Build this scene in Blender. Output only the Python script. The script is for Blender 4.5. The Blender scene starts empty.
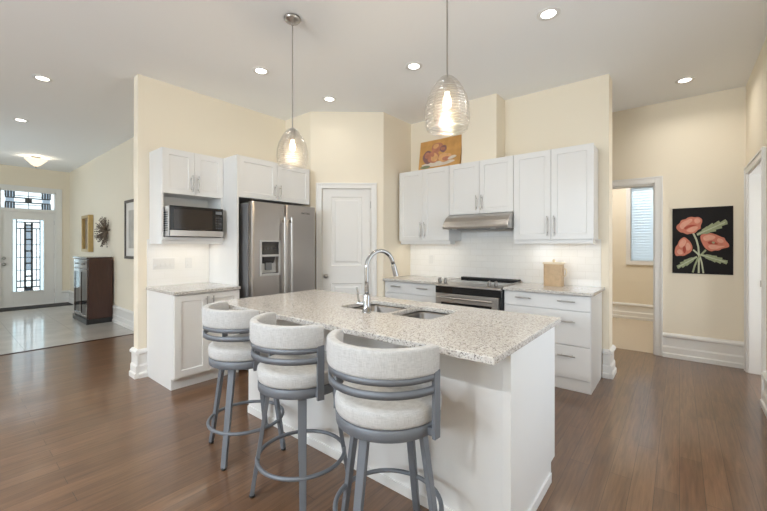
import bpy, bmesh, math, random
from mathutils import Vector, Matrix
random.seed(7)
PI = math.pi
R = math.radians
S = bpy.context.scene
COL = S.collection

# ------------------------------------------------------------------ camera
cam_d = bpy.data.cameras.new('camera')
cam = bpy.data.objects.new('camera', cam_d)
COL.objects.link(cam)
cam.location = (0, 0, 1.33)
cam.rotation_euler = (R(90), 0, R(39.15))
cam_d.sensor_fit = 'HORIZONTAL'
cam_d.sensor_width = 36.0
cam_d.lens = 36.0 * 363.5 / 767.0
cam_d.shift_y = -9.4 / 767.0
cam_d.clip_start = 0.05
S.camera = cam

# ------------------------------------------------------------------ world, lights, exposure
S.view_settings.view_transform = 'Standard'
S.view_settings.look = 'None'
S.view_settings.gamma = 1.0
S.view_settings.use_curve_mapping = False
S.view_settings.exposure = -0.05
try:
    S.cycles.use_denoising = True
    S.cycles.sample_clamp_indirect = 6.0
    S.cycles.max_bounces = 10
    S.cycles.diffuse_bounces = 6
    S.cycles.transparent_max_bounces = 24
    S.cycles.caustics_reflective = False
    S.cycles.caustics_refractive = False
except Exception:
    pass

w = bpy.data.worlds.new('world')
S.world = w
w.use_nodes = True
bg = w.node_tree.nodes['Background']
bg.inputs[0].default_value = (0.82, 0.91, 1.0, 1)
bg.inputs[1].default_value = 1.35

def area(name, loc, rot, sx, sy, power, col=(1, 1, 1), shape='RECTANGLE', spread=None):
    d = bpy.data.lights.new(name, 'AREA')
    d.shape = shape
    d.size = sx
    if shape in ('RECTANGLE', 'ELLIPSE'):
        d.size_y = sy
    d.energy = power
    d.color = col
    if spread:
        d.spread = spread
    o = bpy.data.objects.new(name, d)
    o.location = loc
    o.rotation_euler = rot
    COL.objects.link(o)
    return o

DAY = (0.80, 0.91, 1.0)
CHL = 3.05
NEUTRAL = (0.98, 0.96, 0.92)
WARM = (1.0, 0.90, 0.76)
# rear window daylight, with fill lamps added for the ceiling and right side
area('daylight_rear', (-1.7, -3.93, 1.98), (R(92), 0, 0), 2.2, .8, 34, DAY)  # rear daylight; its high opening is invented to clear the tile reflection
area('ceiling_fill', (-1.7, -3.88, 1.98), (R(142), 0, 0), 2.2, .8, 148, (0.72, 0.87, 1.0))  # added lamp aimed upwards to brighten the ceiling
area('daylight_great_room', (-4.9, -3.93, 1.98), (R(100), 0, 0), 1.4, .8, 4, DAY)
area('daylight_glazed_door', (-3.42, -3.93, 1.15), (R(90), 0, 0), .6, 1.8, 16, DAY)
area('fill_right', (.53, 2.4, 1.2), (R(95), 0, R(90)), 1.7, 1.9, 14.5, (0.78, 0.89, 1.0))  # lamp added at an unseen opening to light the island's end panel
area('fill_right_room', (1.85, 4.9, 1.3), (R(95), 0, R(90)), .9, 1.8, 34, (0.86, 0.93, 1.0))  # lamp added in the room beyond to shine through the doorway
# daylight through the entry glass and the side room's window, plus added fill lamps
area('fill_foyer', (-9.0, -1.06, 1.45), (R(94), 0, 0), 1.8, 1.7, 23, (0.78, 0.92, 1.0))  # lamp added with an unseen window to lift the dim foyer
area('daylight_entry', (-13.2, 1.3, 1.6), (R(90), 0, R(-90)), 3.4, 3.2, 110, (0.84, 0.95, 1.0))
area('daylight_side_room', (-.25, 9.7, 3.4), (R(-55), 0, 0), 1.6, 1.2, 160, (0.95, 0.97, 1.0))
area('side_room_fill', (-0.9, 6.9, CHL), (0, 0, 0), .5, .5, 30, NEUTRAL)  # unseen lamp added to light the side room
# sky portals in the openings steer the sampling of the outdoor light
def portal(loc, rot, sx, sy):
    o = area('sky_portal', loc, rot, sx, sy, 1.0)
    o.data.cycles.is_portal = True
portal((-4.9, -4.13, 1.975), (R(90), 0, 0), 1.5, .85)
portal((-3.425, -4.13, 1.1), (R(90), 0, 0), .65, 2.0)
portal((-1.7, -4.13, 1.975), (R(90), 0, 0), 2.4, .85)
portal((.71, 2.4, 1.2), (R(90), 0, R(90)), 1.8, 2.0)
portal((-9.0, -1.21, 1.45), (R(90), 0, 0), 1.9, 1.8)
portal((-11.35, 1.29, 1.4), (R(90), 0, R(-90)), .92, 2.5)
portal((-.22, 8.13, 1.73), (R(90), 0, PI), .94, 1.34)
# under cabinet strips
area('strip_left', (-4.08, 1.69, 1.37), (0, 0, 0), 0.05, 0.5, .6, WARM)
area('strip_right', (-1.0, 4.06, 1.375), (0, 0, 0), 0.66, 0.05, .85, WARM)
area('strip_middle', (-2.56, 4.06, 1.375), (0, 0, 0), 0.62, 0.05, .75, WARM)

# ------------------------------------------------------------------ materials
def new_mat(name):
    m = bpy.data.materials.new(name)
    m.use_nodes = True
    nt = m.node_tree
    return m, nt, nt.nodes['Principled BSDF']

def simple(name, col, rough=0.5, metal=0.0, noise=0.0, nscale=40.0, bump=0.0, bscale=200.0, coat=0.0, spec=None, aniso=None):
    m, nt, p = new_mat(name)
    p.inputs['Base Color'].default_value = (*col, 1)
    p.inputs['Roughness'].default_value = rough
    p.inputs['Metallic'].default_value = metal
    if coat:
        p.inputs['Coat Weight'].default_value = coat
        p.inputs['Coat Roughness'].default_value = 0.08
    if spec is not None:
        p.inputs['Specular IOR Level'].default_value = spec
    tc = nt.nodes.new('ShaderNodeTexCoord')
    if noise:
        n = nt.nodes.new('ShaderNodeTexNoise')
        n.inputs['Scale'].default_value = nscale
        n.inputs['Detail'].default_value = 3
        mp = nt.nodes.new('ShaderNodeMapping')
        if aniso:
            mp.inputs['Scale'].default_value = aniso
        nt.links.new(tc.outputs['Object'], mp.inputs[0])
        nt.links.new(mp.outputs[0], n.inputs['Vector'])
        mx = nt.nodes.new('ShaderNodeMix')
        mx.data_type = 'RGBA'
        mx.inputs[6].default_value = (*[c * (1 - noise) for c in col], 1)
        mx.inputs[7].default_value = (*[min(1, c * (1 + noise)) for c in col], 1)
        nt.links.new(n.outputs['Fac'], mx.inputs[0])
        nt.links.new(mx.outputs[2], p.inputs['Base Color'])
    if bump:
        n = nt.nodes.new('ShaderNodeTexNoise')
        n.inputs['Scale'].default_value = bscale
        nt.links.new(tc.outputs['Object'], n.inputs['Vector'])
        b = nt.nodes.new('ShaderNodeBump')
        b.inputs['Strength'].default_value = bump
        b.inputs['Distance'].default_value = 0.002
        nt.links.new(n.outputs['Fac'], b.inputs['Height'])
        nt.links.new(b.outputs[0], p.inputs['Normal'])
    return m

def emit(name, col, strength):
    m = bpy.data.materials.new(name)
    m.use_nodes = True
    nt = m.node_tree
    nt.nodes.clear()
    e = nt.nodes.new('ShaderNodeEmission')
    e.inputs[0].default_value = (*col, 1)
    e.inputs[1].default_value = strength
    o = nt.nodes.new('ShaderNodeOutputMaterial')
    nt.links.new(e.outputs[0], o.inputs[0])
    return m

def ramp(nt, stops):
    r = nt.nodes.new('ShaderNodeValToRGB')
    el = r.color_ramp.elements
    while len(el) < len(stops):
        el.new(0.5)
    for e, (p, c) in zip(el, stops):
        e.position = p
        e.color = (*c, 1)
    return r

def wood_floor():
    m, nt, p = new_mat('oak_planks')
    tc = nt.nodes.new('ShaderNodeTexCoord')
    mp = nt.nodes.new('ShaderNodeMapping')
    mp.inputs['Rotation'].default_value = (0, 0, R(90))
    nt.links.new(tc.outputs['Object'], mp.inputs[0])
    br = nt.nodes.new('ShaderNodeTexBrick')
    br.offset = 0.37
    br.offset_frequency = 2
    br.inputs['Scale'].default_value = 1.0
    br.inputs['Brick Width'].default_value = 1.25
    br.inputs['Row Height'].default_value = 0.106
    br.inputs['Mortar Size'].default_value = 0.0013
    br.inputs['Mortar Smooth'].default_value = 0.1
    br.inputs['Bias'].default_value = 0.0
    br.inputs['Color1'].default_value = (0.0, 0.0, 0.0, 1)
    br.inputs['Color2'].default_value = (1.0, 1.0, 1.0, 1)
    br.inputs['Mortar'].default_value = (0.5, 0.5, 0.5, 1)
    nt.links.new(mp.outputs[0], br.inputs['Vector'])
    rp = ramp(nt, [(0.0, (0.130, 0.066, 0.033)), (0.5, (0.150, 0.077, 0.039)), (1.0, (0.170, 0.089, 0.046))])
    nt.links.new(br.outputs['Color'], rp.inputs[0])
    # grain stretched along the planks
    mg = nt.nodes.new('ShaderNodeMapping')
    mg.inputs['Scale'].default_value = (42, 2.4, 1)
    nt.links.new(tc.outputs['Object'], mg.inputs[0])
    n = nt.nodes.new('ShaderNodeTexNoise')
    n.inputs['Scale'].default_value = 1.3
    n.inputs['Detail'].default_value = 4
    n.inputs['Roughness'].default_value = 0.62
    n.inputs['Distortion'].default_value = 0.6
    nt.links.new(mg.outputs[0], n.inputs['Vector'])
    gr = ramp(nt, [(0.3, (0.66, 0.66, 0.66)), (0.7, (1.27, 1.27, 1.27))])
    nt.links.new(n.outputs['Fac'], gr.inputs[0])
    mul = nt.nodes.new('ShaderNodeMix')
    mul.data_type = 'RGBA'
    mul.blend_type = 'MULTIPLY'
    mul.inputs[0].default_value = 1.0
    nt.links.new(rp.outputs[0], mul.inputs[6])
    nt.links.new(gr.outputs[0], mul.inputs[7])
    gap = nt.nodes.new('ShaderNodeMix')
    gap.data_type = 'RGBA'
    gap.inputs[7].default_value = (0.045, 0.026, 0.016, 1)
    nt.links.new(br.outputs['Fac'], gap.inputs[0])
    nt.links.new(mul.outputs[2], gap.inputs[6])
    nt.links.new(gap.outputs[2], p.inputs['Base Color'])
    p.inputs['Roughness'].default_value = 0.27
    p.inputs['Specular IOR Level'].default_value = 0.5
    p.inputs['Roughness'].default_value = 0.285
    p.inputs['Coat Weight'].default_value = 0.45
    p.inputs['Coat Roughness'].default_value = 0.11
    return m

def brick_mat(name, c1, c2, mortar, bw, rh, ms, axes, rough, offset=0.5, bump=0.0, loc=(0, 0, 0), nz=0.0):
    """axes: which object axes give the texture's x and y."""
    m, nt, p = new_mat(name)
    tc = nt.nodes.new('ShaderNodeTexCoord')
    sp = nt.nodes.new('ShaderNodeSeparateXYZ')
    cb = nt.nodes.new('ShaderNodeCombineXYZ')
    nt.links.new(tc.outputs['Object'], sp.inputs[0])
    nt.links.new(sp.outputs[axes[0]], cb.inputs[0])
    nt.links.new(sp.outputs[axes[1]], cb.inputs[1])
    mp = nt.nodes.new('ShaderNodeMapping')
    mp.inputs['Location'].default_value = loc
    nt.links.new(cb.outputs[0], mp.inputs[0])
    br = nt.nodes.new('ShaderNodeTexBrick')
    br.offset = offset
    br.inputs['Scale'].default_value = 1.0
    br.inputs['Brick Width'].default_value = bw
    br.inputs['Row Height'].default_value = rh
    br.inputs['Mortar Size'].default_value = ms
    br.inputs['Mortar Smooth'].default_value = 0.3
    br.inputs['Color1'].default_value = (*c1, 1)
    br.inputs['Color2'].default_value = (*c2, 1)
    br.inputs['Mortar'].default_value = (*mortar, 1)
    nt.links.new(mp.outputs[0], br.inputs['Vector'])
    out = br.outputs['Color']
    if nz:
        n = nt.nodes.new('ShaderNodeTexNoise')
        n.inputs['Scale'].default_value = 3.5
        n.inputs['Detail'].default_value = 5
        nt.links.new(tc.outputs['Object'], n.inputs['Vector'])
        g = ramp(nt, [(0.3, (1 - nz,) * 3), (0.7, (1 + nz,) * 3)])
        nt.links.new(n.outputs['Fac'], g.inputs[0])
        mul = nt.nodes.new('ShaderNodeMix')
        mul.data_type = 'RGBA'
        mul.blend_type = 'MULTIPLY'
        mul.inputs[0].default_value = 1.0
        nt.links.new(out, mul.inputs[6])
        nt.links.new(g.outputs[0], mul.inputs[7])
        out = mul.outputs[2]
    nt.links.new(out, p.inputs['Base Color'])
    p.inputs['Roughness'].default_value = rough
    if bump:
        b = nt.nodes.new('ShaderNodeBump')
        b.inputs['Strength'].default_value = bump
        b.inputs['Distance'].default_value = 0.003
        b.invert = True
        nt.links.new(br.outputs['Fac'], b.inputs['Height'])
        nt.links.new(b.outputs[0], p.inputs['Normal'])
    return m

def granite():
    m, nt, p = new_mat('speckled_granite')
    tc = nt.nodes.new('ShaderNodeTexCoord')
    n1 = nt.nodes.new('ShaderNodeTexNoise')
    n1.inputs['Scale'].default_value = 60
    n1.inputs['Detail'].default_value = 4
    nt.links.new(tc.outputs['Object'], n1.inputs['Vector'])
    r1 = ramp(nt, [(0.30, (0.54, 0.51, 0.475)), (0.5, (0.63, 0.605, 0.575)), (0.72, (0.70, 0.68, 0.655))])
    nt.links.new(n1.outputs['Fac'], r1.inputs[0])
    v = nt.nodes.new('ShaderNodeTexVoronoi')
    v.inputs['Scale'].default_value = 215
    v.inputs['Randomness'].default_value = 1.0
    nt.links.new(tc.outputs['Object'], v.inputs['Vector'])
    sp = nt.nodes.new('ShaderNodeSeparateColor')
    nt.links.new(v.outputs['Color'], sp.inputs[0])
    r2 = ramp(nt, [(0.0, (0.12, 0.11, 0.11)), (0.05, (0.22, 0.20, 0.19)), (0.09, (0.52, 0.48, 0.45)), (0.18, (0.76, 0.73, 0.70)), (0.28, (1, 1, 1))])
    r2.color_ramp.interpolation = 'CONSTANT'
    nt.links.new(sp.outputs[0], r2.inputs[0])
    mul = nt.nodes.new('ShaderNodeMix')
    mul.data_type = 'RGBA'
    mul.blend_type = 'MULTIPLY'
    mul.inputs[0].default_value = 0.85
    nt.links.new(r1.outputs[0], mul.inputs[6])
    nt.links.new(r2.outputs[0], mul.inputs[7])
    nt.links.new(mul.outputs[2], p.inputs['Base Color'])
    p.inputs['Roughness'].default_value = 0.14
    return m

def fabric():
    m, nt, p = new_mat('heather_linen')
    tc = nt.nodes.new('ShaderNodeTexCoord')
    out = None
    for sc in ((40, 40, 420), (420, 420, 40)):
        mp = nt.nodes.new('ShaderNodeMapping')
        mp.inputs['Scale'].default_value = sc
        nt.links.new(tc.outputs['Object'], mp.inputs[0])
        n = nt.nodes.new('ShaderNodeTexNoise')
        n.inputs['Scale'].default_value = 1.0
        n.inputs['Detail'].default_value = 2
        nt.links.new(mp.outputs[0], n.inputs['Vector'])
        if out is None:
            out = n.outputs['Fac']
        else:
            a = nt.nodes.new('ShaderNodeMath')
            a.operation = 'ADD'
            nt.links.new(out, a.inputs[0])
            nt.links.new(n.outputs['Fac'], a.inputs[1])
            out = a.outputs[0]
    h = nt.nodes.new('ShaderNodeMath')
    h.operation = 'MULTIPLY'
    h.inputs[1].default_value = 0.5
    nt.links.new(out, h.inputs[0])
    r = ramp(nt, [(0.34, (0.42, 0.42, 0.42)), (0.5, (0.51, 0.51, 0.51)), (0.66, (0.585, 0.585, 0.585))])
    nt.links.new(h.outputs[0], r.inputs[0])
    nt.links.new(r.outputs[0], p.inputs['Base Color'])
    p.inputs['Roughness'].default_value = 0.9
    p.inputs['Sheen Weight'].default_value = 0.2
    b = nt.nodes.new('ShaderNodeBump')
    b.inputs['Strength'].default_value = 0.35
    b.inputs['Distance'].default_value = 0.002
    nt.links.new(h.outputs[0], b.inputs['Height'])
    nt.links.new(b.outputs[0], p.inputs['Normal'])
    return m

def thin_glass(name, tint, gloss=0.12, rings=0.0, edge=0.35, haze=0.0):
    """A thin pane: see-through, with reflections that grow towards grazing angles; haze adds a frosted share."""
    m = bpy.data.materials.new(name)
    m.use_nodes = True
    nt = m.node_tree
    nt.nodes.clear()
    o = nt.nodes.new('ShaderNodeOutputMaterial')
    t = nt.nodes.new('ShaderNodeBsdfTransparent')
    t.inputs[0].default_value = (*tint, 1)
    g = nt.nodes.new('ShaderNodeBsdfGlossy')
    g.inputs['Roughness'].default_value = 0.06
    lw = nt.nodes.new('ShaderNodeLayerWeight')
    lw.inputs['Blend'].default_value = edge
    mm = nt.nodes.new('ShaderNodeMath')
    mm.operation = 'MULTIPLY_ADD'
    mm.inputs[1].default_value = 0.75
    mm.inputs[2].default_value = gloss
    mm.use_clamp = True
    nt.links.new(lw.outputs['Facing'], mm.inputs[0])
    first = t
    if haze:
        tr = nt.nodes.new('ShaderNodeBsdfTranslucent')
        tr.inputs[0].default_value = (*tint, 1)
        hz = nt.nodes.new('ShaderNodeMixShader')
        hz.inputs[0].default_value = haze
        nt.links.new(t.outputs[0], hz.inputs[1])
        nt.links.new(tr.outputs[0], hz.inputs[2])
        first = hz
    mx = nt.nodes.new('ShaderNodeMixShader')
    nt.links.new(mm.outputs[0], mx.inputs[0])
    nt.links.new(first.outputs[0], mx.inputs[1])
    nt.links.new(g.outputs[0], mx.inputs[2])
    if rings:
        tc = nt.nodes.new('ShaderNodeTexCoord')
        wv = nt.nodes.new('ShaderNodeTexWave')
        wv.bands_direction = 'Z'
        wv.inputs['Scale'].default_value = rings
        wv.inputs['Distortion'].default_value = 0.6
        nt.links.new(tc.outputs['Object'], wv.inputs['Vector'])
        b = nt.nodes.new('ShaderNodeBump')
        b.inputs['Strength'].default_value = 0.9
        b.inputs['Distance'].default_value = 0.006
        nt.links.new(wv.outputs['Fac'], b.inputs['Height'])
        nt.links.new(b.outputs[0], g.inputs['Normal'])
        nt.links.new(b.outputs[0], lw.inputs['Normal'])
    nt.links.new(mx.outputs[0], o.inputs[0])
    return m

M = {}
M['wall'] = simple('cream_wall_paint', (0.86, 0.785, 0.65), 0.75, bump=0.05, bscale=350)
M['ceiling'] = simple('ceiling_paint', (0.89, 0.905, 0.92), 0.9)
M['trim'] = simple('white_trim_paint', (0.82, 0.81, 0.79), 0.4)
M['cabinet'] = simple('white_cabinet_lacquer', (0.78, 0.78, 0.775), 0.35)
M['inner'] = simple('cabinet_inside', (0.80, 0.80, 0.79), 0.5)
M['shadow_gap'] = simple('dark_gap', (0.05, 0.05, 0.05), 0.9)
M['floor'] = wood_floor()
M['tile_floor'] = brick_mat('foyer_tile', (0.44, 0.41, 0.375), (0.48, 0.45, 0.415), (0.25, 0.235, 0.22), 1.27, 0.635, 0.004, (0, 1), 0.28, 0.5, 0.2, (0.0, -0.07, 0), 0.14)
_p = M['tile_floor'].node_tree.nodes['Principled BSDF']
_p.inputs['Coat Weight'].default_value = 0.6
_p.inputs['Coat Roughness'].default_value = 0.10
M['carpet'] = simple('beige_carpet', (0.60, 0.51, 0.40), 0.95, noise=0.12, nscale=120, bump=0.5, bscale=500)
M['subway'] = brick_mat('subway_tile', (0.86, 0.85, 0.82), (0.88, 0.87, 0.85), (0.78, 0.765, 0.735), 0.152, 0.076, 0.0018, (0, 2), 0.09, 0.5, 0.3)
M['subway_side'] = brick_mat('subway_tile_side', (0.86, 0.85, 0.82), (0.88, 0.87, 0.85), (0.83, 0.82, 0.79), 0.152, 0.076, 0.0016, (1, 2), 0.12, 0.5, 0.15)
M['granite'] = granite()
M['fabric'] = fabric()
M['stool_metal'] = simple('grey_powder_metal', (0.165, 0.18, 0.205), 0.48, 0.25)
M['steel'] = simple('brushed_steel', (0.40, 0.37, 0.345), 0.30, 1.0, noise=0.05, nscale=30, aniso=(1, 1, 40))
M['steel_h'] = simple('brushed_steel_bright', (0.52, 0.50, 0.48), 0.28, 1.0, noise=0.05, nscale=30, aniso=(40, 1, 1))
M['nickel'] = simple('satin_nickel', (0.46, 0.44, 0.42), 0.3, 1.0)
M['knob_steel'] = simple('dark_knob_steel', (0.27, 0.255, 0.24), 0.3, 1.0)
M['chrome'] = simple('polished_chrome', (0.47, 0.47, 0.475), 0.08, 1.0)
M['sink'] = simple('sink_steel', (0.20, 0.19, 0.18), 0.32, 1.0)
M['dark_side'] = simple('fridge_side_grey', (0.16, 0.16, 0.165), 0.45)
M['black'] = simple('black_plastic', (0.015, 0.015, 0.016), 0.35)
M['black_glass'] = simple('black_glass', (0.012, 0.012, 0.013), 0.06)
M['brown_glass'] = simple('microwave_window_glass', (0.035, 0.028, 0.024), 0.07)
M['grey_plastic'] = simple('grey_plastic', (0.46, 0.46, 0.455), 0.4)
M['lcd'] = simple('display_grey', (0.16, 0.17, 0.18), 0.2)
M['key_dark'] = simple('dark_key', (0.05, 0.05, 0.052), 0.3)
M['white_plastic'] = simple('white_plastic', (0.76, 0.755, 0.74), 0.4)
M['dark_wood'] = simple('mahogany', (0.055, 0.022, 0.014), 0.28, noise=0.35, nscale=9, aniso=(3, 3, 0.6))
M['wood_front'] = simple('mahogany_gloss', (0.05, 0.025, 0.018), 0.12, coat=0.6)
M['gold'] = simple('gilt_frame', (0.52, 0.37, 0.16), 0.35, 0.55, noise=0.15, nscale=30)
M['dark_frame'] = simple('dark_bronze_frame', (0.07, 0.055, 0.045), 0.4)
M['mat_board'] = simple('white_mat_board', (0.78, 0.76, 0.72), 0.6)
M['print'] = simple('faded_print', (0.47, 0.44, 0.40), 0.4, noise=0.45, nscale=7)
M['print_dark'] = simple('umber_print', (0.30, 0.24, 0.18), 0.35, noise=0.6, nscale=9)
M['twig'] = simple('twig_bronze', (0.19, 0.145, 0.11), 0.5, noise=0.4, nscale=20)
M['tan'] = simple('tan_ceramic', (0.55, 0.39, 0.235), 0.5, noise=0.22, nscale=22)
M['tan_lid'] = simple('cream_ceramic', (0.74, 0.64, 0.48), 0.5)
M['mat_rug'] = simple('dark_doormat', (0.05, 0.048, 0.05), 0.95, noise=0.4, nscale=90)
M['lead'] = simple('lead_came', (0.11, 0.12, 0.13), 0.5, 0.4)
M['bevel_glass'] = thin_glass('bevelled_glass', (0.62, 0.68, 0.72), 0.08)
M['smoke_glass'] = thin_glass('smoky_glass', (0.20, 0.24, 0.27), 0.08)
M['frost'] = thin_glass('frosted_glass', (0.93, 0.96, 0.96), 0.04, haze=0.55)
M['aqua_glass'] = thin_glass('aqua_glass', (0.80, 0.88, 0.89), 0.05, haze=0.4)
M['window_glass'] = thin_glass('window_glass', (0.93, 0.95, 0.95), 0.03, edge=0.2)
M['shade_glass'] = thin_glass('ribbed_shade_glass', (0.975, 0.96, 0.935), 0.08, rings=21, edge=0.40, haze=0.012)
M['shade_glass_inner'] = thin_glass('smoked_inner_glass', (0.93, 0.89, 0.83), 0.10, rings=21, edge=0.36, haze=0.008)
M['bulb'] = emit('bulb_glow', (1.0, 0.86, 0.66), 14)
M['led'] = emit('downlight_glow', (1.0, 0.95, 0.87), 9)
M['alabaster'] = emit('alabaster_glow', (1.0, 0.84, 0.62), 1.5)
M['black_cloth'] = simple('black_tapestry_cloth', (0.012, 0.011, 0.012), 0.95, noise=0.5, nscale=300, bump=0.6, bscale=400)
M['petal'] = simple('coral_wool', (0.60, 0.21, 0.145), 0.95, noise=0.18, nscale=26, bump=0.4, bscale=400)
M['petal_light'] = simple('pale_coral_wool', (0.72, 0.37, 0.275), 0.95, noise=0.15, nscale=30, bump=0.4, bscale=400)
M['petal_dark'] = simple('deep_coral_wool', (0.40, 0.075, 0.05), 0.95, noise=0.2, nscale=30, bump=0.4, bscale=400)
M['leaf'] = simple('sage_wool', (0.32, 0.36, 0.22), 0.95, noise=0.25, nscale=40, bump=0.4, bscale=400)
M['leaf_light'] = simple('pale_sage_wool', (0.50, 0.53, 0.38), 0.95, noise=0.2, nscale=40)
M['canvas'] = simple('ochre_canvas', (0.60, 0.325, 0.105), 0.7, noise=0.28, nscale=9)
M['canvas_edge'] = simple('canvas_edge', (0.23, 0.11, 0.04), 0.7)
M['peach_red'] = simple('peach_red', (0.48, 0.20, 0.125), 0.6, noise=0.45, nscale=14)
M['peach_gold'] = simple('peach_gold', (0.68, 0.38, 0.17), 0.6, noise=0.35, nscale=14)
M['plum'] = simple('plum_purple', (0.25, 0.125, 0.12), 0.6, noise=0.4, nscale=14)
M['paint_white'] = simple('plate_white', (0.70, 0.62, 0.53), 0.6, noise=0.2, nscale=20)
M['paint_green'] = simple('painted_green', (0.22, 0.25, 0.15), 0.6, noise=0.3, nscale=20)
M['blind'] = None

def blind_mat():
    m = bpy.data.materials.new('blind_slats')
    m.use_nodes = True
    nt = m.node_tree
    nt.nodes.clear()
    o = nt.nodes.new('ShaderNodeOutputMaterial')
    d = nt.nodes.new('ShaderNodeBsdfDiffuse')
    d.inputs[0].default_value = (0.88, 0.90, 0.90, 1)
    t = nt.nodes.new('ShaderNodeBsdfTranslucent')
    t.inputs[0].default_value = (0.85, 0.90, 0.93, 1)
    mx = nt.nodes.new('ShaderNodeMixShader')
    mx.inputs[0].default_value = 0.65
    nt.links.new(d.outputs[0], mx.inputs[1])
    nt.links.new(t.outputs[0], mx.inputs[2])
    nt.links.new(mx.outputs[0], o.inputs[0])
    return m
M['blind'] = blind_mat()

# ------------------------------------------------------------------ mesh helpers
class MB:
    def __init__(self):
        self.v, self.f, self.mi, self.sm = [], [], [], []
    def add(self, vs, fs, mi=0, smooth=False):
        b = len(self.v)
        self.v += [tuple(x) for x in vs]
        for f in fs:
            self.f.append(tuple(b + i for i in f))
            self.mi.append(mi)
            self.sm.append(smooth)
        return self
    def box(self, x0, x1, y0, y1, z0, z1, mi=0, mat=None):
        vs = [(x0, y0, z0), (x1, y0, z0), (x1, y1, z0), (x0, y1, z0), (x0, y0, z1), (x1, y0, z1), (x1, y1, z1), (x0, y1, z1)]
        if mat is not None:
            vs = [mat @ Vector(q) for q in vs]
        return self.add(vs, [(0, 3, 2, 1), (4, 5, 6, 7), (0, 1, 5, 4), (1, 2, 6, 5), (2, 3, 7, 6), (3, 0, 4, 7)], mi)
    def lathe(self, prof, n=32, c=(0, 0, 0), mi=0, mat=None, cap=True):
        vs, fs = [], []
        for r, z in prof:
            for i in range(n):
                a = 2 * PI * i / n
                q = Vector((r * math.cos(a), r * math.sin(a), z))
                if mat is not None:
                    q = mat @ q
                vs.append(q + Vector(c))
        k = len(prof)
        for j in range(k - 1):
            for i in range(n):
                fs.append((j * n + i, j * n + (i + 1) % n, (j + 1) * n + (i + 1) % n, (j + 1) * n + i))
        if cap:
            if prof[0][0] > 1e-6:
                fs.append(tuple(reversed(range(n))))
            if prof[-1][0] > 1e-6:
                fs.append(tuple((k - 1) * n + i for i in range(n)))
        return self.add(vs, fs, mi, True)
    def rod(self, p0, p1, r0, r1=None, n=12, mi=0):
        p0, p1 = Vector(p0), Vector(p1)
        r1 = r0 if r1 is None else r1
        d = p1 - p0
        q = d.to_track_quat('Z', 'Y').to_matrix().to_4x4()
        q.translation = p0
        L = d.length
        vs, fs = [], []
        for r, z in ((r0, 0), (r1, L)):
            for i in range(n):
                a = 2 * PI * i / n
                vs.append(q @ Vector((r * math.cos(a), r * math.sin(a), z)))
        for i in range(n):
            fs.append((i, (i + 1) % n, n + (i + 1) % n, n + i))
        self.add(vs, fs, mi, True)
        self.add(vs[:n], [tuple(reversed(range(n)))], mi)
        self.add(vs[n:], [tuple(range(n))], mi)
        return self
    def tube(self, pts, r, n=12, closed=False, mi=0):
        pts = [Vector(p) for p in pts]
        k = len(pts)
        rs = r if isinstance(r, (list, tuple)) else [r] * k
        vs, fs = [], []
        up = Vector((0, 0, 1))
        prev = None
        for i, p in enumerate(pts):
            a = pts[(i - 1) % k] if (closed or i > 0) else p
            b = pts[(i + 1) % k] if (closed or i < k - 1) else p
            t = (b - a).normalized()
            if prev is None:
                s = t.cross(up)
                if s.length < 1e-3:
                    s = t.cross(Vector((1, 0, 0)))
                s.normalize()
            else:
                s = (prev - t * prev.dot(t)).normalized()
            prev = s
            u = s.cross(t).normalized()
            for j in range(n):
                an = 2 * PI * j / n
                vs.append(p + (s * math.cos(an) + u * math.sin(an)) * rs[i])
        for i in range(k if closed else k - 1):
            for j in range(n):
                i2 = (i + 1) % k
                fs.append((i * n + j, i * n + (j + 1) % n, i2 * n + (j + 1) % n, i2 * n + j))
        if not closed:
            fs.append(tuple(reversed(range(n))))
            fs.append(tuple((k - 1) * n + j for j in range(n)))
        return self.add(vs, fs, mi, True)
    def prism(self, poly, h0, h1, f, mi=0, smooth=False):
        """poly in 2D, swept h0..h1; f(a, b, h) gives the 3D point."""
        n = len(poly)
        vs = [f(a, b, h0) for a, b in poly] + [f(a, b, h1) for a, b in poly]
        fs = [tuple(reversed(range(n))), tuple(range(n, 2 * n))]
        self.add(vs, fs, mi)
        self.add(vs, [(i, (i + 1) % n, n + (i + 1) % n, n + i) for i in range(n)], mi, smooth)
        return self
    def sweep_arc(self, sect, a0, a1, n, mi=0, c=(0, 0), endscale=None):
        """section points (radius, z) swept round the z axis from a0 to a1 (radians)."""
        k = len(sect)
        cr = sum(s[0] for s in sect) / k
        cz = sum(s[1] for s in sect) / k
        vs, fs = [], []
        for i in range(n + 1):
            t = i / n
            a = a0 + (a1 - a0) * t
            sc = 1.0
            if endscale:
                e = min(i, n - i)
                if e < len(endscale):
                    sc = endscale[e]
            for r, z in sect:
                rr = cr + (r - cr) * sc
                zz = cz + (z - cz) * (0.5 + 0.5 * sc if endscale else 1)
                vs.append((c[0] + rr * math.cos(a), c[1] + rr * math.sin(a), zz))
        for i in range(n):
            for j in range(k):
                fs.append((i * k + j, (i + 1) * k + j, (i + 1) * k + (j + 1) % k, i * k + (j + 1) % k))
        self.add(vs, fs, mi, True)
        self.add(vs[:k], [tuple(range(k))], mi)
        self.add(vs[-k:], [tuple(reversed(range(k)))], mi)
        return self
    def sphere(self, c, r, n=12, m=8, sx=1, sy=1, sz=1, mi=0):
        prof = [(max(1e-4, r * math.sin(PI * j / m)), -r * math.cos(PI * j / m)) for j in range(m + 1)]
        return self.lathe(prof, n, c, mi, Matrix.Diagonal((sx, sy, sz, 1)), cap=False)
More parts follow.
